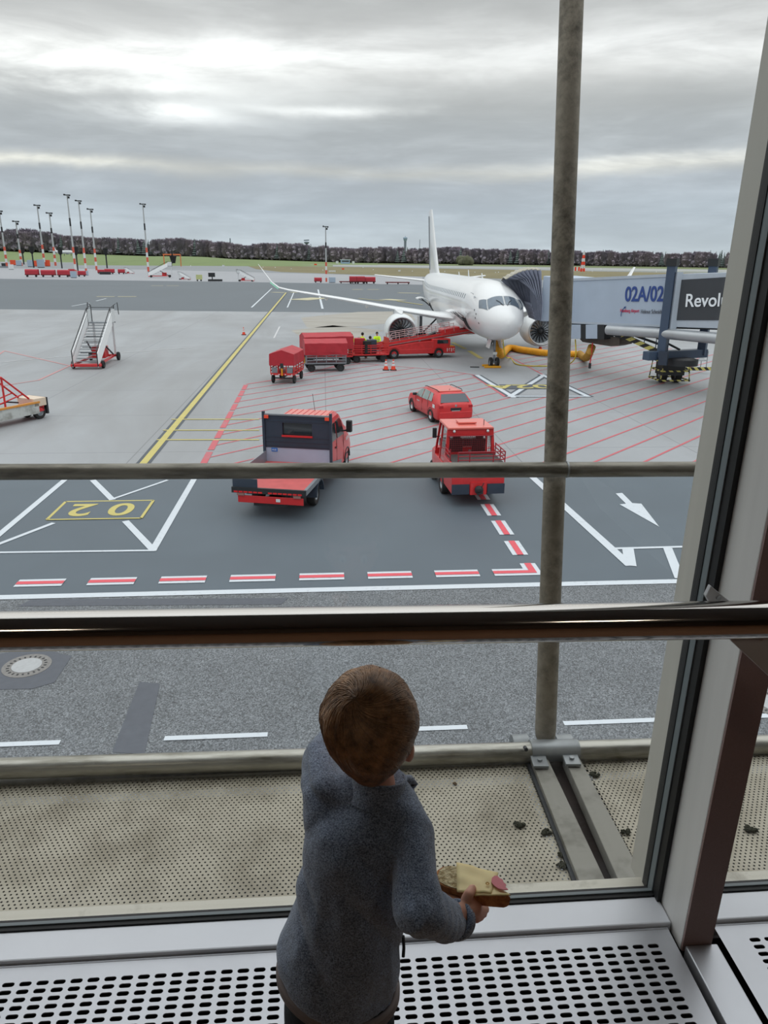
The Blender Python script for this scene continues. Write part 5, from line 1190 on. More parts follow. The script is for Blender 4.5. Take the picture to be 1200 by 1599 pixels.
# torso stations read off the photograph: (px, py, half width px, distance, front-back half depth m)
ST = [(592, 1221, 40, 1.215, .042), (590, 1236, 50, 1.215, .052), (580, 1252, 72, 1.215, .062), (573, 1272, 84, 1.215, .072), (567, 1300, 89, 1.218, .078), (554, 1345, 87, 1.222, .082), (546, 1390, 88, 1.228, .084),
      (542, 1420, 90, 1.236, .086), (536, 1455, 95, 1.243, .090), (532, 1490, 99, 1.25, .093), (530, 1514, 98, 1.256, .095), (529, 1524, 97, 1.258, .093)]
def tors(grow=0, st=ST):
    return [(P(x, y, d+.06), ppx(hw_, d)+grow, dp+grow, .27*min(1, max(0, (y-1400)/110))) for x, y, hw_, d, dp in st]
sh_r, el_r, cu_r = P(636, 1300, 1.26), P(650, 1428, 1.16), P(712, 1436, 1.25)
sh_l, el_l, cu_l = P(510, 1235, 1.29), P(500, 1182, 1.36), P(530, 1140, 1.44)
# body: one continuous surface
HC = P(577, 1136, 1.25)                         # head centre
neck0 = P(592, 1262, 1.27); b = MB()
ell(b, tors(-.02, ST[2:-1]))
b.tube([neck0, HC-Vector((0, 0, .05))], [.036, .033], 16)
hx = Vector((1, 0, 0))
b.sph(HC, .074, 28, 20, (.96, 1.12, 1.16))
b.sph(HC+Vector((.0, .035, -.035)), .052, 20, 14, (1, 1, .9))             # jaw and cheeks, towards the glass
b.sph(HC+Vector((0, .093, -.022)), .010, 10, 8, (1, 1, 1))               # nose
b.sph(HC+Vector((0, .086, -.052)), .011, 10, 8, (1.4, .7, .6))           # lips
er = P(639, 1172, 1.245); b.sph(er, .019, 14, 10, (.5, .75, 1.1)); b.sph(er-Vector((.016, -.012, 0)), .02, 12, 8)
erl = HC+Vector((-.064, .01, -.02)); b.sph(erl, .018, 14, 10, (.45, .75, 1.05))
limb(b, [sh_r, el_r, cu_r], [.028, .024, .018], 14); limb(b, [sh_l, el_l, cu_l], [.028, .022, .016], 14)
# legs
hipc = P(530, 1528, 1.32)
fz = FZ
for s in (-1, 1):
    hp = hipc+Vector((s*.048, 0, .0)); kn = Vector((hp.x+s*.004, hp.y+.03, FZ+.235)); an = Vector((hp.x+s*.006, hp.y+.0, FZ+.05))
    limb(b, [hp+Vector((0, 0, -.01)), kn, an], [.044, .036, .026], 14); b.sph(an+Vector((0, .03, -.022)), .026, 12, 8, (.9, 1.9, .8))
# right hand: palm beyond the cuff, thumb on the bread, four fingers below it
wr = P(722, 1424, 1.255); pm = P(737, 1414, 1.275)
b.tube([cu_r, wr, pm], [.018, .0165, .0175], 14)
b.sph(pm, .020, 14, 10, (.9, 1.1, .62))
th = [P(727, 1406, 1.262), P(733, 1396, 1.262), P(738, 1388, 1.272)]
b.tube(th, [.0095, .0088, .0075], 12); b.sph(th[-1], .0078, 10, 8)
fgs = [[(741, 1420, 1.272), (750, 1420, 1.292), (757, 1414, 1.32)], [(740, 1425, 1.265), (751, 1426, 1.282), (759, 1420, 1.31)], [(738, 1428, 1.258), (748, 1431, 1.272), (756, 1427, 1.296)], [(735, 1431, 1.252), (744, 1436, 1.262), (751, 1433, 1.282)]]
for f, r in zip(fgs, (.0078, .008, .0076, .0068)):
    pp = [P(*q) for q in f]; b.tube([pm*.6+pp[0]*.4, *pp], [r*1.1, r, r*.95, r*.85], 10); b.sph(pp[-1], r*.88, 10, 8)
# left hand laid on the glass
ph_ = cu_l+Vector((.012, .012, .018)); b.tube([cu_l, ph_], [.016, .017], 12)
for k in range(4): a = R(-20+14*k); b.tube([ph_, ph_+Vector((math.sin(a)*.03, .004, .03)), ph_+Vector((math.sin(a)*.048, .004, .048+.004*(k in (1, 2))))], [.008, .0065, .0055], 8)
b.tube([ph_-Vector((0, 0, .01)), ph_+Vector((.03, 0, .012))], [.008, .006], 8)
body = fuse(b, .0032, 3, 'body', M_cskin, CH)
# eyes
for s in (-1, 1):
    MB().sph(HC+Vector((s*.027, .079, -.006)), .0095, 12, 8).build('eye', mat('eye_white', s2l(230, 228, 224), .2), CH, 60)
    MB().sph(HC+Vector((s*.027, .0865, -.006)), .0042, 8, 6).build('iris', mat('eye_brown', s2l(60, 40, 28), .2), CH, 60)
    MB().tube([HC+Vector((s*.014, .088, .012)), HC+Vector((s*.03, .085, .016)), HC+Vector((s*.042, .077, .011))], .0022, 6).build('eyebrow', mat('brow_brown', s2l(88, 62, 44), .8), CH)
# fleece jacket
b = MB(); ell(b, tors(0))
limb(b, [P(600, 1268, 1.27), P(628, 1280, 1.27), sh_r, (sh_r+el_r)/2, el_r, (el_r*.45+cu_r*.55), cu_r], [.034, .036, .0385, .036, .0375, .034, .027], 20)
limb(b, [P(588, 1252, 1.275), P(545, 1243, 1.28), sh_l], [.040, .036, .036], 18)
limb(b, [P(528, 1380, 1.285), P(518, 1310, 1.285), P(513, 1262, 1.285), sh_l, (sh_l+el_l)/2, el_l, cu_l], [.040, .038, .037, .036, .033, .030, .023], 18)
def folds(co):
    v_ = noise.noise(Vector((co.x*14+3, co.y*10, co.z*7)))*.009 + noise.noise(Vector((co.x*34, co.y*34, co.z*20+5)))*.0025
    fr = abs(noise.noise(Vector(((co.x+co.z*.55)*16, 4, (co.z-co.x*.5)*5))))
    v_ += (fr-.2)*.016
    de = min((co-el_r).length, (co-cu_r*.5-el_r*.5).length)
    if de < .06: v_ += math.sin((co-el_r).dot((cu_r-el_r).normalized())*230+noise.noise(co*30)*2)*.0026*(1-de/.06)
    dl = (co-(sh_l+el_l)/2).length
    if dl < .09: v_ += math.sin(co.z*190+co.x*60+noise.noise(co*25)*2.5)*.0032*(1-dl/.09)
    return v_
jk = fuse(b, .0034, 5, 'fleece_jacket', M_fle, CH, disp=folds)
# stand-up collar with zipper, cuffs, hem band
cn = P(592, 1222, 1.275)
def ringtube(mb, c, nrm, a, b_, r, n=40, a0=0, a1=2*PI, xd=None):
    nrm = nrm.normalized(); x = (xd or Vector((1, 0, 0))); x = (x-nrm*x.dot(nrm)).normalized(); y = nrm.cross(x)
    pts = [c+x*(a*math.cos(a0+(a1-a0)*k/n))+y*(b_*math.sin(a0+(a1-a0)*k/n)) for k in range(n+1)]
    mb.tube(pts, r, 8)
tilt = Vector((.12, .30, 1)).normalized()
b = MB()
rings = []
for k, (dz, gr) in enumerate(((-.028, .004), (-.012, .0), (.004, -.002), (.012, -.001), (.012, -.006), (.002, -.008), (-.02, -.008))):
    c_ = cn+tilt*dz; x = Vector((1, 0, 0)); x = (x-tilt*x.dot(tilt)).normalized(); y = tilt.cross(x)
    rings.append([c_+x*((.048+gr)*math.cos(2*PI*j/40))+y*((.050+gr)*math.sin(2*PI*j/40)) for j in range(40)])
b.loft(rings, False).build('collar', M_fle, CH, 180)
c_ = P(645, 1222, 1.30)
MB().tube([P(628, 1216, 1.285), P(640, 1217, 1.30), P(648, 1224, 1.31), P(640, 1232, 1.30)], [.007, .008, .006, .006], 8).build('collar_corner', M_fle, CH, 60)
MB().tube([P(643, 1218, 1.30), P(648, 1224, 1.305), P(643, 1230, 1.30)], .0025, 6).build('zip_edge', mat('zip_grey', s2l(110, 108, 106), .5), CH)
b = MB(); cd = (cu_r-el_r).normalized(); up_ = Vector((0, 0, 1))
for k in range(3): ringtube(b, cu_r+cd*(.002+.0055*k), cd, .0265-.001*k, .0265-.001*k, .0055, xd=up_)
b.build('cuff', M_fle, CH, 180)
hm_ = []
b = MB(); x, y, hw_, d, dp = ST[-1]
for dz in (0, -.006, -.012): ringtube(b, P(x, y, d+.06)+Vector((0, 0, dz)), Vector((.27, .0, 1)), (ppx(hw_, d)-.001)*1.03, dp-.001, .0058, 60)
b.build('hem_binding', mat('hem_grey_brown', s2l(128, 118, 116), .85), CH, 180)
MB().tube([P(630, 1462, 1.29), P(631, 1480, 1.30), P(630, 1494, 1.30)], .003, 6).build('side_seam_tab', M_dark, CH)
# trousers and shoes
M_tro = mat('dark_trousers', s2l(30, 34, 40), .9, 0, .15, 40, bump=.3, bscale=120)
b = MB()
q_ = P(530, 1528, 1.32)
b.loft([[q_+Vector((w_*math.cos(2*PI*j/28), w_*.88*math.sin(2*PI*j/28), dz)) for j in range(28)] for dz, w_ in ((-.10, .096), (-.05, .096), (-.02, .092), (.005, .080))])
for s in (-1, 1):
    hp = hipc+Vector((s*.044, 0, -.02)); kn = Vector((hp.x+s*.008, hp.y+.03, FZ+.235)); an = Vector((hp.x+s*.010, hp.y+.0, FZ+.065))
    limb(b, [hp+Vector((0, 0, -.08)), kn, an], [.053, .048, .043], 18)
fuse(b, .004, 6, 'trousers', M_tro, CH, disp=lambda co: noise.noise(Vector((co.x*20, co.y*20, co.z*14)))*.004)
for s in (-1, 1):
    an = Vector((hipc.x+s*.054, hipc.y, FZ)); b = MB()
    b.loft([[an+Vector((w_*math.cos(2*PI*j/20), .025+l_*math.sin(2*PI*j/20), z)) for j in range(20)] for z, w_, l_ in ((0, .032, .068), (.015, .034, .07), (.035, .031, .062), (.055, .026, .045), (.075, .026, .03))])
    sh = b.build('shoe', mat('shoe_dark', s2l(40, 42, 50), .6), CH, 60)
    MB().loft([[an+Vector((w_*math.cos(2*PI*j/20), .025+l_*math.sin(2*PI*j/20), z)) for j in range(20)] for z, w_, l_ in ((0, .034, .071), (.012, .035, .072))]).build('sole', mat('sole_white', s2l(200, 200, 200), .6), sh)
# hair: shaped cap plus thousands of fine locks that leave a whorl on the crown
M_hr = bpy.data.materials.new('brown_hair'); M_hr.use_nodes = True
t = NT(M_hr.node_tree); b_ = t.n['Principled BSDF']; co = t.new('ShaderNodeTexCoord').outputs['Object']
t.link(t.mix(t.ramp(t.noise(co, 55, 4, .7), [(.3, 0.0), (.7, 1.0)]), s2l(102, 74, 52), s2l(192, 148, 108)), b_.inputs['Base Color'])
b_.inputs['Roughness'].default_value = .42; b_.inputs['Specular IOR Level'].default_value = .55
HX, HY, HZ = .0805, .094, .0935
HO = HC+Vector((0, -.001, .006))
def hsurf(u, ph, g=0):                           # u polar angle from the crown axis, ph around it
    cr_ = Vector((-.30, -.50, .81)).normalized(); x = Vector((0, 0, 1)).cross(cr_).normalized(); y = cr_.cross(x)
    d = cr_*math.cos(u)+(x*math.cos(ph)+y*math.sin(ph))*math.sin(u)
    k = 1.0
    if d.z < .15: k = 1-.30*min(1, (.15-d.z)/1.0)**1.1        # hair narrows to the nape
    nz = noise.noise(d*3.2)*.035+noise.noise(d*8)*.012
    return HO+Vector((d.x*HX*(1+nz)*k, d.y*HY*(1+nz)*(.96 if d.z < -.3 else 1), d.z*HZ*(1+nz)))*(1+g), d
cap = MB(); rings = []
for i in range(29):
    u = .01+(2.15)*i/28; rg = []
    for j in range(56):
        p, d = hsurf(u, 2*PI*j/56, -.012)
        rg.append((p, d))
    rings.append([p for p, d in rg])
cap = cap.loft(rings, True)
# keep the face free: drop faces in front and low
keep = []
for f in cap.f:
    c_ = sum((Vector(cap.v[i]) for i in f), Vector())/len(f)-HO
    if len(f) > 4: continue
    if c_.y > .045 and c_.z < .035: continue
    if c_.z < -.082: continue
    if abs(c_.x) > .06 and c_.y > .0 and c_.z < -.005: continue
    keep.append(f)
cap.f = keep
hair = cap.build('hair', M_hr, CH, 180, solid=.006)
b = MB(); rnd = random.Random(5)
for k in range(9500):
    ph0 = rnd.random()*2*PI; u0 = .0+2.0*rnd.random()**.62; ln_ = .55+.55*rnd.random(); g0 = .004+.02*rnd.random(); rr0 = .00042+.00035*rnd.random()
    pts = []; ok = True
    clumpn = noise.noise(Vector((math.cos(ph0)*4, math.sin(ph0)*4, u0*2)))*.25
    for s_ in range(7):
        q = s_/6; u = u0+ln_*q; ph = ph0+(.55*(1-math.exp(-u*1.4)))*2.6+clumpn*q
        lift = g0+.020*math.sin(PI*q)*rnd.random()*.5 - (.010*q)
        if u > 2.25: break
        p, d = hsurf(u, ph, lift)
        dl = p-HO
        if (dl.y > .05 and dl.z < .03) or dl.z < -.093 or (abs(dl.x) > .058 and dl.y > .002 and dl.z < -.012): break
        pts.append(p)
    if len(pts) > 3: b.tube(pts, [rr0*(1, 1.3, 1.3, 1.2, 1.1, .8, .3)[i] for i in range(len(pts))], 3, False)
b.build('hair_locks', M_hr, hair, 180, recalc=False)

# ================================================================== SLICE OF BREAD
ZB = 6.392
BR = thing('bread_slice', 'bitten slice of white bread with cheese and pink sausage in the child right hand', 'bread')
def BG(px, py, dz=0): q = G(px, py, ZB); q.z += dz + (px-730)*.00016; return q
outline = [(683, 1372), (680, 1362), (683, 1353), (692, 1348), (704, 1348), (714, 1351), (728, 1353), (742, 1356), (755, 1361), (766, 1367), (775, 1372), (777, 1376), (772, 1383), (776, 1392), (783, 1401), (790, 1404), (797, 1408), (792, 1409), (776, 1406), (758, 1402), (740, 1398), (722, 1392), (706, 1385), (693, 1379)]
M_crust = mat('bread_crust', s2l(196, 132, 74), .75, 0, 0, 60, col2=s2l(150, 86, 44), thresh=(.4, .65), bump=.4, bscale=160)
M_crumb = mat('bread_crumb', s2l(222, 206, 166), .85, 0, 0, 90, col2=s2l(170, 146, 102), thresh=(.45, .62), bump=.9, bscale=140)
b = MB(); pts = [BG(x, y) for x, y in outline]; cen = sum(pts, Vector())/len(pts)
b.loft([[cen+(p-cen)*k+Vector((0, 0, z)) for p in pts] for z, k in ((-.024, .92), (-.018, .98), (-.006, 1.0), (-.001, .99), (.0, .955))]).build('crust', M_crust, BR, 40)
MB().prism([cen+(p-cen)*.93+Vector((0, 0, .0)) for p in pts], (0, 0, .0012)).build('crumb', M_crumb, BR)
def sheet(name, ol, m, dz, th, amp=.002, n=10):  # thin wavy slice from a four-sided outline
    b = MB(); A_, B_, C_, D_ = [BG(*q) for q in ol]; gp = []
    for i in range(n+1):
        for j in range(n+1):
            u, v_ = i/n, j/n; p = (A_*(1-u)+B_*u)*(1-v_)+(D_*(1-u)+C_*u)*v_
            p.z += dz+amp*noise.noise(p*55)+amp*.4; gp.append(p)
    b.v = [tuple(p) for p in gp]; b.f = [(i*(n+1)+j, (i+1)*(n+1)+j, (i+1)*(n+1)+j+1, i*(n+1)+j+1) for i in range(n) for j in range(n)]
    o = b.build(name, m, BR, 180, recalc=False); q = o.modifiers.new('s', 'SOLIDIFY'); q.thickness = th; q.offset = 1; return o
M_chs = mat('cheese', s2l(244, 218, 158), .45, 0, .04, 40); M_chs.node_tree.nodes['Principled BSDF'].inputs['Subsurface Weight'].default_value = .1
sheet('cheese_slice', [(713, 1348), (778, 1371), (767, 1402), (714, 1393)], M_chs, .003, .002, .004)
sheet('cheese_slice', [(742, 1378), (768, 1383), (797, 1408), (741, 1401)], M_chs, .0022, .002, .002)
MB().lathe([(.001, 0), (.0035, .0004)], BG(761, 1389, .0075), (0, 0, 1), 14).build('cheese_hole', mat('cheese_hole_shade', s2l(176, 130, 50), .6), BR)
sc_ = BG(781, 1391); b = MB()
pl_ = [BG(*q, .0065) for q in ((768, 1381), (772, 1378), (777, 1379), (780, 1383), (784, 1385), (786, 1390), (790, 1394), (789, 1398), (793, 1402), (786, 1402), (778, 1399), (771, 1393), (767, 1387))]
b.prism(pl_, (0, 0, .0015)).build('sausage_slice', mat('pink_sausage', s2l(206, 106, 116), .45, 0, .1, 60), BR)
b = MB(); pl_ = [BG(*q, -.02) for q in ((694, 1379), (712, 1386), (728, 1394), (716, 1399), (700, 1398), (694, 1390))]
b.prism(pl_, (0, 0, .008)).build('folded_crust_flap', mat('crust_flap', s2l(196, 140, 104), .7, 0, .1, 30), BR, bevel=.002)
# ================================================================== FAR APRON
M_mred = mat('mast_faded_red', s2l(206, 92, 74), .6)
def mast(bx, by, ty, lab, tw=1.0):
    c = G(bx, by); D = math.hypot(c.x, c.y)
    d = ray(bx, ty); hz_ = CAMH + (Vector((d.x, d.y, 0)).length and d.z*D/math.hypot(d.x, d.y))
    o = thing('light_mast', lab, 'light mast', (c.x, c.y, 0), 0, 'apron light masts'); H_ = hz_; r = .0011*D*.9
    n = 5; low = H_*.36
    for k in range(n):
        MB().tube([(0, 0, low*k/n), (0, 0, low*(k+1)/n)], [r*1.25, r*1.2], 10).build('mast_band', M_mred if k % 2 == 0 else M_whitep, o, 60)
    m1_ = MB().tube([(0, 0, low), (0, 0, H_)], [r*1.0, r*.62], 10).build('upper_pole', mat('mast_grey', s2l(172, 176, 178), .6), o, 60)
    MB().tube([(0, 0, H_*.62), (0, 0, H_*.72)], r*.95, 10).build('dark_band', M_dark, m1_)
    hd_ = MB(); w_ = D*.0036; hd_.bar((-w_, 0, H_), (w_, 0, H_), r*1.2, r*1.0); hd_.bar((-w_, -.2, H_+.1), (-w_*.55, -.2, H_+.1), r*1.9, r*1.5); hd_.bar((w_*.5, -.2, H_-.1), (w_, -.2, H_-.1), r*1.9, r*1.4); hd_.build('lamp_head', M_dark, o)
    MB().tube([(w_*.4, 0, H_-D*.0014), (w_*.4, 0, H_-D*.0036)], r*1.2, 6).build('camera_unit', M_dark, o)
    return o
for bx, by, ty, lab in ((11, 416, 330, 'red and white light mast nearest the left edge'), (34, 415, 346, 'shortest of the light masts at far left, second from the edge'), (70, 416, 321, 'light mast third from the left edge'), (87, 415, 333, 'light mast fourth from the left edge, behind the tiny landing plane'),
                        (119, 430, 305, 'tallest light mast of the left group'), (135, 427, 314, 'light mast just right of the tallest one'), (151, 422, 327, 'rightmost light mast of the left group'), (232, 424, 319, 'solitary light mast beside the pale passenger stairs'), (510, 440, 354, 'solitary light mast near the middle of the horizon')):
    mast(bx, by, ty, lab)
def blackpost(bx, by, ty, lab):
    c = G(bx, by); D = math.hypot(c.x, c.y); d = ray(bx-1, ty); H_ = CAMH+d.z*D/math.hypot(d.x, d.y); r = D*.0008
    o = thing('wrapped_floodlight', lab, 'floodlight', (c.x, c.y, 0), 0, 'black-hooded posts')
    MB().tube([(0, 0, 0), (0, 0, H_*.8)], r, 8).build('pole', M_dark, o)
    MB().tube([(0, 0, H_*.66), (0, 0, H_*.74), (0, 0, H_)], [r*1.2, r*2.8, r*3.8], 10).build('hood', M_black, o)
for a in ((37.5, 413, 387, 'black hooded post second behind the barriers at far left'), (53, 418, 385, 'black hooded post left of the red cart row'), (97, 419, 387, 'black hooded post below the tiny landing plane'), (122, 424, 385.5, 'black hooded post right beside the tallest light mast'), (167.5, 419, 388, 'black hooded post right of the left mast group')): blackpost(*a)
def farbox(name, x0, x1, yb, yt, m, lab, cat, group=None, parts=None, dep=None, rnd_=False):
    a, b = G(x0, yb), G(x1, yb); D = (a+b)/2; d = ray((x0+x1)/2, yt); H_ = CAMH+d.z*math.hypot(D.x, D.y)/math.hypot(d.x, d.y); w_ = (b-a).length; dep = dep or w_*.5
    o = thing(name, lab, cat, (D.x, D.y+dep/2, 0), R(4), group)
    return o, w_, H_, dep
# covered cargo trains
M_cov = mat('far_red_cover', s2l(176, 44, 58), .6, 0, .1, .5)
def fcart(x0, x1, yb, yt, lab, round_=False):
    o, w_, H_, dep = farbox('baggage_cart', x0, x1, yb, yt, M_cov, lab, 'baggage cart', 'distant red baggage carts')
    s = H_*.38; n = 9
    sec = [(-.5, s), (-.5, H_*.8), (-.35, H_), (.35, H_), (.5, H_*.8), (.5, s)]
    MB().loft([[Vector((x*w_, y, z)) for y, z in ((-dep/2, s), (-dep/2, H_*.85), (-dep*.35, H_), (dep*.35, H_), (dep/2, H_*.85), (dep/2, s))] for x in (-.48, .48)]).build('cover', M_cov, o)
    MB().bb(-w_*.5, w_*.5, -dep*.5, dep*.5, H_*.24, s).build('chassis', mat('far_dark_red', s2l(110, 30, 36), .7), o)
    for x in (-.33, .33): MB().lathe([(.01, -dep*.06), (H_*.15, -dep*.06), (H_*.15, dep*.06), (.01, dep*.06)], (x*w_, -dep*.42, H_*.15), (0, 1, 0), 12).build('wheel', M_black, o)
    return o
for a in ((38.5, 60, 432.6, 420.5, 'far red covered cart at the left end of the row'), (63, 86, 432.6, 421.5, 'second far red covered cart of the row'), (89, 109, 432.8, 421.5, 'third far red covered cart of the row'), (107, 117, 432, 420, 'far red cart partly hidden by the pale blue box'), (121, 134, 432, 423, 'far red cart just right of the tallest light mast'),
          (152, 163, 427.5, 421, 'low far red cart beside the rightmost mast of the left group'), (163, 178.5, 428, 420, 'far red covered cart right of the left mast group'), (184, 195, 428, 420.5, 'far red covered cart next to the distant white stairs'),
          (491, 503, 441.5, 433.5, 'dark red covered cart left of the middle light mast'), (546, 557, 443, 431.5, 'first of three red barrel-topped units on the dolly train'), (557, 570, 443, 431.5, 'middle one of three red barrel-topped units'), (570, 586.5, 443, 432.5, 'right one of three red barrel-topped units')): fcart(*a)
def flatd(x0, x1, yb, yt, lab):
    o, w_, H_, dep = farbox('flat_dolly', x0, x1, yb, yt, M_cov, lab, 'dolly', 'distant flat dollies')
    MB().bb(-w_/2, w_/2, -dep/4, dep/4, H_*.55, H_).build('platform', mat('far_dark_red', (0, 0, 0)), o)
    n = max(2, int(w_/2.2))
    for k in range(n): MB().lathe([(.01, -.2), (H_*.3, -.2), (H_*.3, .2), (.01, .2)], (-w_*.45+w_*.9*k/(n-1), -dep*.22, H_*.3), (0, 1, 0), 10).build('wheel', M_black, o)
flatd(531, 571, 442.8, 439.5, 'long low red dolly left of the barrel-topped units'); flatd(604, 640, 444, 440.5, 'row of low dark red dollies behind the jet wing')
# boxes and barriers
def fbox2(x0, x1, yb, yt, m, lab, nm='container_box', cat='box', g='boxes on the far apron'):
    o, w_, H_, dep = farbox(nm, x0, x1, yb, yt, m, lab, cat, g, dep=None)
    MB().bb(-w_/2, w_/2, -dep/2, dep/2, H_*.06, H_).build('panel', m, o, bevel=w_*.02); MB().bb(-w_*.45, w_*.45, -dep*.4, dep*.4, 0, H_*.06).build('foot', M_dark, o)
M_pb = mat('pale_blue_box', s2l(160, 176, 192), .6); M_fo = mat('far_orange', s2l(222, 84, 50), .6)
for a in ((110, 119.5, 434, 423.5, M_pb, 'pale blue box standing in front of the tallest light mast'), (132, 138, 430, 423, M_pb, 'small pale blue box right of the tallest light mast'), (16, 24, 414, 406, M_fo, 'orange barrier block at far left beside the first mast'), (25, 34, 415, 406.5, M_pb, 'pale blue barrier block at far left'), (43, 52, 417, 406, M_pb, 'pale blue container left of the third light mast'), (52.5, 58, 416, 407, M_fo, 'narrow orange barrier block between pale containers'), (58, 69, 418, 405, M_pb, 'pale blue slanting tent-like container near the third mast'), (71, 78, 416, 406, M_fo, 'orange barrier block right of the third light mast'),
          (13, 21, 421, 413, M_whitep, 'small white box trolley at the left edge'), (514, 524, 441.5, 433, M_pb, 'pale grey box right of the middle light mast')): fbox2(*a)
o, w_, H_, dep = farbox('service_trolley', 306.5, 316, 439, 429, M_whitep, 'pale yellow-green service trolley on the far apron', 'trolley'); MB().bb(-w_/2, w_/2, -dep/2, dep/2, H_*.25, H_).build('body', mat('pale_yellow_green', s2l(190, 196, 140), .6), o)
for x in (-.3, .3): MB().lathe([(.01, -.2), (H_*.13, -.2), (H_*.13, .2), (.01, .2)], (x*w_, -dep*.5, H_*.13), (0, 1, 0), 10).build('wheel', M_black, o)
o, w_, H_, dep = farbox('sign_trailer', 325, 338, 439, 426, M_dark, 'dark sign board trailer right of the pale yellow-green trolley', 'trailer'); MB().bb(-w_*.45, w_*.35, -.3, .3, H_*.5, H_).build('board', M_dark, o); MB().bar((0, 0, .2), (0, 0, H_*.6), .3).build('post', M_dark, o); MB().bb(-w_/2, w_*1.2, -1, 1, 0, H_*.22).build('drawbar', M_dark, o)
o, w_, H_, dep = farbox('equipment_trolley', 0, 12, 420, 411, M_steel, 'grey jumble of equipment on a trolley at the left edge', 'trolley'); MB().bb(-w_/2, w_/2, -dep/2, dep/2, H_*.2, H_*.5).build('bed', M_steel, o); MB().bb(-w_*.3, w_*.2, -dep/4, dep/4, H_*.5, H_).build('load', M_dark, o)
o, w_, H_, dep = farbox('tow_bar_rack', 155, 172, 428.5, 424.5, M_dark, 'dark small rack by the rightmost left mast', 'rack'); MB().bb(-w_/2, w_/2, -1, 1, 0, H_).build('frame', M_dark, o)
# far stairs: copies of the nearer one's kind, smaller parts kept
def farstairs(px, py, wpx, rz, lab):
    c = G(px, py); D = math.hypot(c.x, c.y); k = (wpx*D/FPX/math.cos(.3))/6.2
    dup(STA, (c.x, c.y, 0), rz, lab, 'distant passenger stairs').scale = (k, k, k)
STA['group'] = 'mobile passenger stairs'
farstairs(209, 427.5, 13, R(80), 'distant passenger stairs beside the far red cart, left of the solitary mast'); farstairs(233, 433, 34, R(-82), 'distant white passenger stairs sloping up to the right beside the solitary mast')
farstairs(297, 437, 17, R(80), 'distant passenger stairs near the orange frame'); farstairs(397, 439.5, 25, R(86), 'distant passenger stairs left of the jet winglet')
# orange frame with hanging black wind marker
a, b = G(257, 416), G(283, 416); o = thing('wind_marker_frame', 'orange T-frame with a hanging black cone beside the far grass', 'marker', (a.x, a.y, 0)); u = b-a; dH = lambda yt: CAMH+ray(270, yt).z*math.hypot(a.x, a.y)/math.hypot(ray(270, yt).x, ray(270, yt).y)
f_ = MB(); z1 = dH(397.5); f_.bar((0, 0, 0), (0, 0, z1), .6); f_.bar((u.x, u.y, 0), (u.x, u.y, z1), .6); f_.bar((-.5, 0, z1), (u.x, u.y, z1), .9); f_.build('frame', mat('frame_orange', s2l(220, 120, 70), .6), o)
MB().tube([Vector((u.x*.55, u.y*.55, 0))+Vector((0, 0, dH(411))), Vector((u.x*.55, u.y*.55, 0))+Vector((0, 0, dH(400)))], [1.4, 2.6], 10).build('hanging_cone', M_black, o); MB().tube([Vector((u.x*.5, u.y*.5, dH(400))), Vector((u.x*.5, u.y*.5, dH(391)))], [.8, .4], 8).build('cone_top', M_black, o)
# taxiing plane
d_ = ray(100, 399.5); D = 880; dn = Vector((d_.x, d_.y, 0)).normalized(); c = dn*D; c.z = CAMH+d_.z*D/math.hypot(d_.x, d_.y); o = thing('distant_plane', 'small white airliner touching down far away behind the light masts', 'aircraft', c, R(60)); k = .78
o.scale = (k, k, k)
MB().tube([(0, -17, 4.5), (0, -15.5, 4.6), (0, -12, 4.8), (0, 10, 4.8), (0, 18, 6)], [.3, 1.4, 2.1, 2.1, .4], 14).build('fuselage', M_whitep, o, 80)
for s in (-1, 1):
    MB().prism([(s*1.5, -3, 4), (s*1.5, 4, 4), (s*17, 8, 5.4), (s*17, 6, 5.4)], (0, 0, .5)).build('wing', M_whitep, o); MB().prism([(s*.4, 14, 5.8), (s*.4, 17, 5.8), (s*6, 18.5, 6.2), (s*6, 17, 6.2)], (0, 0, .25)).build('tailplane', M_whitep, o)
    MB().tube([(s*5.5, -3, 3), (s*5.5, 1.5, 3)], 1.1, 12).build('engine', M_steel, o); MB().tube([(s*2.6, 2, 0), (s*2.6, 2, 3.5)], .3, 6).build('main_gear', M_dark, o)
MB().prism([(.15, 12, 6), (.15, 18, 6.4), (.15, 19, 12.5), (.15, 17, 12.5)], (-.3, 0, 0)).build('tail_fin', M_whitep, o); MB().tube([(0, -13, 0), (0, -13, 3.5)], .3, 6).build('nose_gear', M_dark, o)
# towers and buildings on the horizon (radar, control tower, mast, lattice tower, hut)
def tower(px, yb, yt, D, lab, kind):
    d = ray(px, 420); dn = Vector((d.x, d.y, 0)).normalized(); c = dn*D; d2 = ray(px, yt); H_ = CAMH+d2.z*D/math.hypot(d2.x, d2.y)
    o = thing(kind, lab, 'tower', (c.x, c.y, 0)); pxm = D/1250
    return o, H_, pxm
tg_ = mat('tower_grey', s2l(118, 130, 142), .7)
o, H_, k = tower(480, 408, 374.5, 1500, 'grey radar tower with a wide dish platform above the trees', 'radar_tower')
MB().tube([(0, 0, 0), (0, 0, H_*.85)], [2.6*k, 1.4*k], 12).build('shaft', tg_, o, 60); MB().lathe([(1.5*k, H_*.80), (4*k, H_*.86), (4*k, H_*.9), (1.2*k, H_*.92)], n=16).build('platform', tg_, o); MB().bar((-4.2*k, 0, H_*.97), (4*k, 0, H_*.99), 1.3*k, 1.6*k).build('antenna', tg_, o)
o, H_, k = tower(632.5, 408, 369.5, 1500, 'pale blue-grey control tower above the woods', 'control_tower')
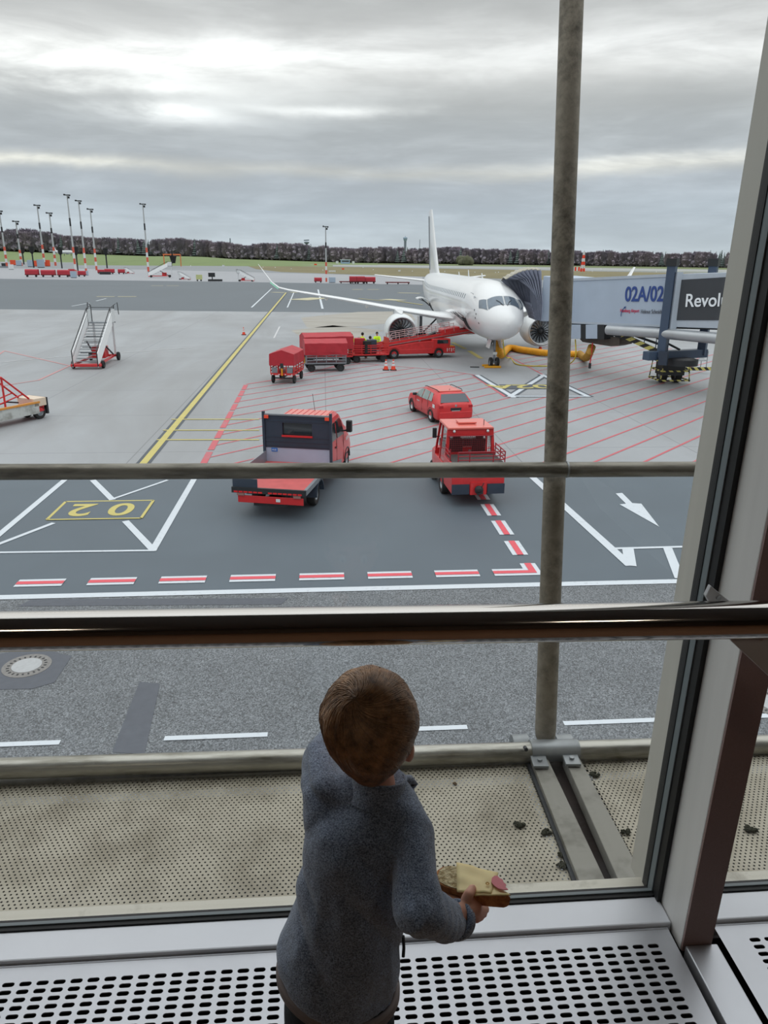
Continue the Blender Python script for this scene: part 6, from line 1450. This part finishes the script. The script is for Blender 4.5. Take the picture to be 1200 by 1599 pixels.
MB().tube([(0, 0, 0), (0, 0, H_*.84)], [1.6*k, 1.9*k], 12).build('shaft', tg_, o, 60); MB().lathe([(1.8*k, H_*.82), (3.1*k, H_*.90), (3.3*k, H_*.955), (2.6*k, H_*.98), (.1, H_*.985)], n=16).build('cab', mat('tower_pale', s2l(150, 170, 190), .5), o); MB().tube([(0, 0, H_*.98), (0, 0, H_*1.02)], .4*k, 6).build('aerial', tg_, o)
o, H_, k = tower(362, 408, 372, 1600, 'thin radio mast above the woods left of the radar tower', 'radio_mast'); MB().tube([(0, 0, 0), (0, 0, H_)], [1.3*k, .9*k], 6).build('lattice', tg_, o)
o, H_, k = tower(655, 408, 374, 1600, 'very thin radio mast right of the control tower', 'radio_mast'); MB().tube([(0, 0, 0), (0, 0, H_)], .45*k, 6).build('pole', tg_, o)
c = G(910, 424); D = c.length; o = thing('lattice_tower', 'red and white lattice tower standing on the far grass right of the pipe post', 'tower', (c.x, c.y, 0)); d2 = ray(910, 393); H_ = CAMH+d2.z*D/math.hypot(d2.x, d2.y); w_ = D/FPX*3.2
for k in range(6):
    z0, z1 = H_*k/6, H_*(k+1)/6; a, b = w_*(1-k/7.5), w_*(1-(k+1)/7.5); f_ = MB()
    for sx, sy in ((-1, -1), (1, -1), (1, 1), (-1, 1)): f_.bar((sx*a/1.4, sy*a/1.4, z0), (sx*b/1.4, sy*b/1.4, z1), .5)
    f_.bar((-a/1.4, -a/1.4, z0), (b/1.4, -b/1.4, z1), .4); f_.bar((a/1.4, -a/1.4, z0), (-b/1.4, -b/1.4, z1), .4)
    f_.build('lattice_section', M_orange if k % 2 == 0 else M_whitep, o)
o, w_, H_, dep = farbox('barrier_board', 897, 908, 423, 417, M_orange, 'red and white board at the foot of the lattice tower', 'board')
for k in range(5): MB().bb(-w_/2+w_*k/5, -w_/2+w_*(k+1)/5, -.3, .3, 0, H_).build('board_stripe', M_orange if k % 2 else M_whitep, o)
o, w_, H_, dep = farbox('runway_hut', 530, 549, 412, 403.5, M_whitep, 'small white and blue hut at the wood edge beyond the runway', 'hut')
MB().bb(-w_*.25, w_*.25, -3, 3, 0, H_*.75).build('wall', mat('hut_blue', s2l(150, 176, 204), .6), o); MB().bb(-w_*.3, w_*.3, -3.4, 3.4, H_*.75, H_*.82).build('roof', M_whitep, o)
for x in (-.46, .46): MB().bb(w_*x-w_*.07, w_*x+w_*.07, -2, 2, 0, H_*.5).build('side_block', M_whitep, o)
MB().bb(-w_*.2, w_*.2, -3.1, -3.0, H_*.35, H_*.6).build('window_band', M_glassd, o)
# marker boards and small runway lights
for i, (px, py, m, lab) in enumerate(((493, 414, M_orange, 'tiny orange marker beside the runway left of the middle mast'), (519, 424.5, M_whitep, 'low pale sign board on the grass right of the middle mast'), (536, 421, M_orange, 'tiny orange box on the grass below the white hut'), (349, 416, M_whitep, 'tiny white marker on the far taxiway'), (624, 424, M_whitep, 'pair-like white marker on the grass left of the jet fin'))):
    o, w_, H_, dep = farbox('runway_marker', px-1.6 if i != 1 else px-5, px+1.6 if i != 1 else px+5, py, py-2.2, m, lab, 'marker', dep=.6); MB().bb(-w_/2, w_/2, -.3, .3, 0, H_).build('board', m, o)
rnd = random.Random(3); mk0 = None
for k in range(26):
    px = 60+rnd.random()*1000; py = 406.5+px*.0145+rnd.random()*9; c = G(px, py)
    if mk0 is None:
        mk0 = MB().lathe([(.5, 0), (.5, .3), (.25, .9), (.01, 1.0)], n=8).build('runway_light', M_whitep); tag(mk0, 'tiny pale runway edge light on the far airfield', 'runway light', 'runway edge lights'); o = mk0
    else: o = mk0.copy(); C.objects.link(o)
    o.location = c; s_ = c.length/900; o.scale = (s_, s_, s_)
# ---- green mound on the left
c0 = Vector((G(300, 407).x, 0, 0)); b = MB(); rings = []
for i in range(25):
    u = i/24; px = 120+400*u; D = 760; d = ray(px, 410); dn = Vector((d.x, d.y, 0)).normalized()
    h_ = 6.6*math.sin(PI*min(1, (u*1.15+.10)))**.7 if u < .78 else 0
    h_ = max(.0, (math.sin(PI*min(1, .12+u*.98)))**.8*7.2*(1 if u < .5 else 1-(u-.5)*1.2))
    rings.append([dn*(D-90)+Vector((0, 0, -.3)), dn*(D-45)+Vector((0, 0, h_*.55)), dn*D+Vector((0, 0, h_)), dn*(D+60)+Vector((0, 0, h_*.4)), dn*(D+100)+Vector((0, 0, -.3))])
struct(b.loft(rings, True, closed=False).build('grass_mound', mat('mound_green', s2l(112, 128, 82), .95, 0, .12, .05), None, 60))
# ---- trees
M_bare = mat('hazy_bare_twigs', s2l(146, 136, 146), .95, 0, .3, .25); M_bark = mat('bark', s2l(70, 62, 58), .95)  # haze of distance put into both twig colours
M_bare2 = mat('hazy_bare_twigs_dark', s2l(134, 127, 139), .95, 0, .3, .25); M_con = mat('conifer_green', s2l(100, 112, 110), .95, 0, .3, .3); M_bsh = mat('bush_green_brown', s2l(92, 94, 74), .95, 0, .3, .3)
def treemesh(kind, seed, m):
    r_ = random.Random(seed); b = MB(); H_ = 22
    if kind == 'bare':
        for i in range(26):
            a = r_.random()*2*PI; z = 3.5+r_.random()*14.5; d = (.3+r_.random()*.7)*4.4*math.sqrt(max(.06, 1-((z-10)/10)**2))
            c_ = Vector((math.cos(a)*d, math.sin(a)*d, z)); o_ = len(b.v)
            b.sph(c_, 1.0+.8*r_.random(), 7, 5, (1, 1, 1.8))
        b.v = [tuple(Vector(v_)+Vector((noise.noise(Vector(v_)*.9+Vector((seed, 0, 0))), noise.noise(Vector(v_)*.9+Vector((0, seed, 9))), noise.noise(Vector(v_)*.9+Vector((5, 3, seed)))))*1.7) for v_ in b.v]
        for k in range(1700):                    # fine twig tips that fray the outline
            a = r_.random()*2*PI; z = 2.5+r_.random()*17.5; rad = 5.0*math.sqrt(max(.05, 1-((z-11)/11)**2)); d = rad*(.25+.8*r_.random())
            p = Vector((math.cos(a)*d*.8, math.sin(a)*d*.8, z)); q = p+Vector((math.cos(a)*1.2, math.sin(a)*1.2, 1.2+2.2*r_.random())); b.tube([p, q], [.26, .08], 3, False)
    else:
        for k in range(7):
            z = 3+k*2.6; w_ = 4.2*(1-k/7.6)
            b.lathe([(w_*(1+.1*r_.random()), z), (w_*.5, z+2.0), (.2, z+4.2)], (r_.random()*.4, r_.random()*.4, 0), (0, 0, 1), 9)
        b.v = [tuple(Vector(v_)+Vector((noise.noise(Vector(v_)*1.1), noise.noise(Vector(v_)*1.1+Vector((4, 4, 4))), 0))*.9) for v_ in b.v]
    return b
protos = []
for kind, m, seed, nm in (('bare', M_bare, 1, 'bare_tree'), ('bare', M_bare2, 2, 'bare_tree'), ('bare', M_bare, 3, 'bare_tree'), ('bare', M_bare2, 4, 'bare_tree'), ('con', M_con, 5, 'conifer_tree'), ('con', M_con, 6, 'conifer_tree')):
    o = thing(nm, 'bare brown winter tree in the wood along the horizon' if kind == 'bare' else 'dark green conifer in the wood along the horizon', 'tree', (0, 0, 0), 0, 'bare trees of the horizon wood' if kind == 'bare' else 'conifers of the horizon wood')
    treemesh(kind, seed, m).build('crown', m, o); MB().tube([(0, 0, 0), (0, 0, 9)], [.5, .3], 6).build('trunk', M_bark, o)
    protos.append(o)
def lift(px): return 12.5*max(0, 1-max(px, 0)/560)**1.1
def tline(px):                                   # distance of the wood's edge in that direction
    u = (px+60)/1260; return 1400-470*min(1.1, max(0, u))
N_T = 270; used = set(); rnd = random.Random(11)
for k in range(N_T):
    px = -70+1330*(k+.5*rnd.random())/N_T; row = k % 2; D = tline(px)+8+row*22+rnd.random()*10
    d = ray(px, 400); dn = Vector((d.x, d.y, 0)).normalized(); c = dn*D
    pc = noise.noise(Vector((px*.02, 3, 0))); con = (pc > .22 and rnd.random() < .7) or rnd.random() < .07 or (px > 930 and rnd.random() < .45 and row)
    i = rnd.choice((4, 5)) if con else rnd.choice((0, 1, 2, 3))
    hh = (26*(D/1100)**.9) if px < 500 else 22; hh = (15.5+ (D-930)/470*15); hh *= (.80+.16*rnd.random())
    hh *= 1+.16*noise.noise(Vector((px*.012, 7, 1)))
    if px < 190: hh *= 1.0+.12*(1-px/190)
    s_ = hh/21.5
    if i in used: r = dup(protos[i], c, rnd.random()*6.28)
    else: used.add(i); r = protos[i]; r.location = c
    r.location.z = lift(px)-.3
    r.scale = (s_*1.15, s_*1.15, s_) if con else (s_*1.65, s_*1.65, s_)
gs_ = MB(); rg_ = []
for k in range(40):
    px = -110+700*k/39; d = ray(px, 400); dn = Vector((d.x, d.y, 0)).normalized(); D = tline(px); l_ = lift(px)
    rg_.append([dn*(D-420)+Vector((0, 0, -.4)), dn*(D-250)+Vector((0, 0, l_*.22)), dn*(D-90)+Vector((0, 0, l_*.75)), dn*(D+5)+Vector((0, 0, l_)), dn*(D+90)+Vector((0, 0, l_)), dn*(D+110)+Vector((0, 0, -.4))])
struct(gs_.loft(rg_, True, closed=False).build('grass_slope', MC['mound_green'], None, 60))
# under-storey that closes the wood behind the trees
b = MB(); rings = []
for k in range(420):
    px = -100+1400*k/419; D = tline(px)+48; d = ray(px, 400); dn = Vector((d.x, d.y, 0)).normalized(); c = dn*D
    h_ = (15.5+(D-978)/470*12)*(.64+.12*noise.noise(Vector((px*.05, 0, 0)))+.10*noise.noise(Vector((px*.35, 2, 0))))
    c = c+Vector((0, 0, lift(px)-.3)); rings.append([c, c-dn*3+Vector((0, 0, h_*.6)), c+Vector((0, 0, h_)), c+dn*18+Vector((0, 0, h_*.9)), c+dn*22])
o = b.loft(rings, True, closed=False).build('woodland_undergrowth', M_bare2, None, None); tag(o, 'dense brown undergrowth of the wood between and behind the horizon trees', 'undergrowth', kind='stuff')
def bush(px, py, wpx, hpx, m, lab):
    c = G(px, py); D = c.length; w_ = wpx*D/FPX/2; h_ = hpx*D/FPX; b = MB(); r_ = random.Random(px)
    for k in range(12): b.sph((w_*(r_.random()-.5)*1.3, w_*(r_.random()-.5), h_*.45*(.6+.6*r_.random())), h_*.42, 10, 7)
    b.v = [tuple(Vector(v_)+Vector((noise.noise(Vector(v_)*.8), noise.noise(Vector(v_)*.8+Vector((3, 3, 3))), noise.noise(Vector(v_)*.8+Vector((9, 1, 1)))))*h_*.12) for v_ in b.v]
    o = b.build('bush', m, None, 60, loc=c); tag(o, lab, 'bush')
bush(727, 414, 24, 14, M_bsh, 'round brown-green bush at the wood edge right of the tail fin'); bush(701, 412, 9, 7, mat('pale_bush', s2l(150, 148, 128), .95), 'small pale bush beside the round bush'); bush(352, 402, 34, 7, mat('brown_hedge', s2l(112, 98, 80), .95, 0, .2, .3), 'low brown hedge on the green mound')
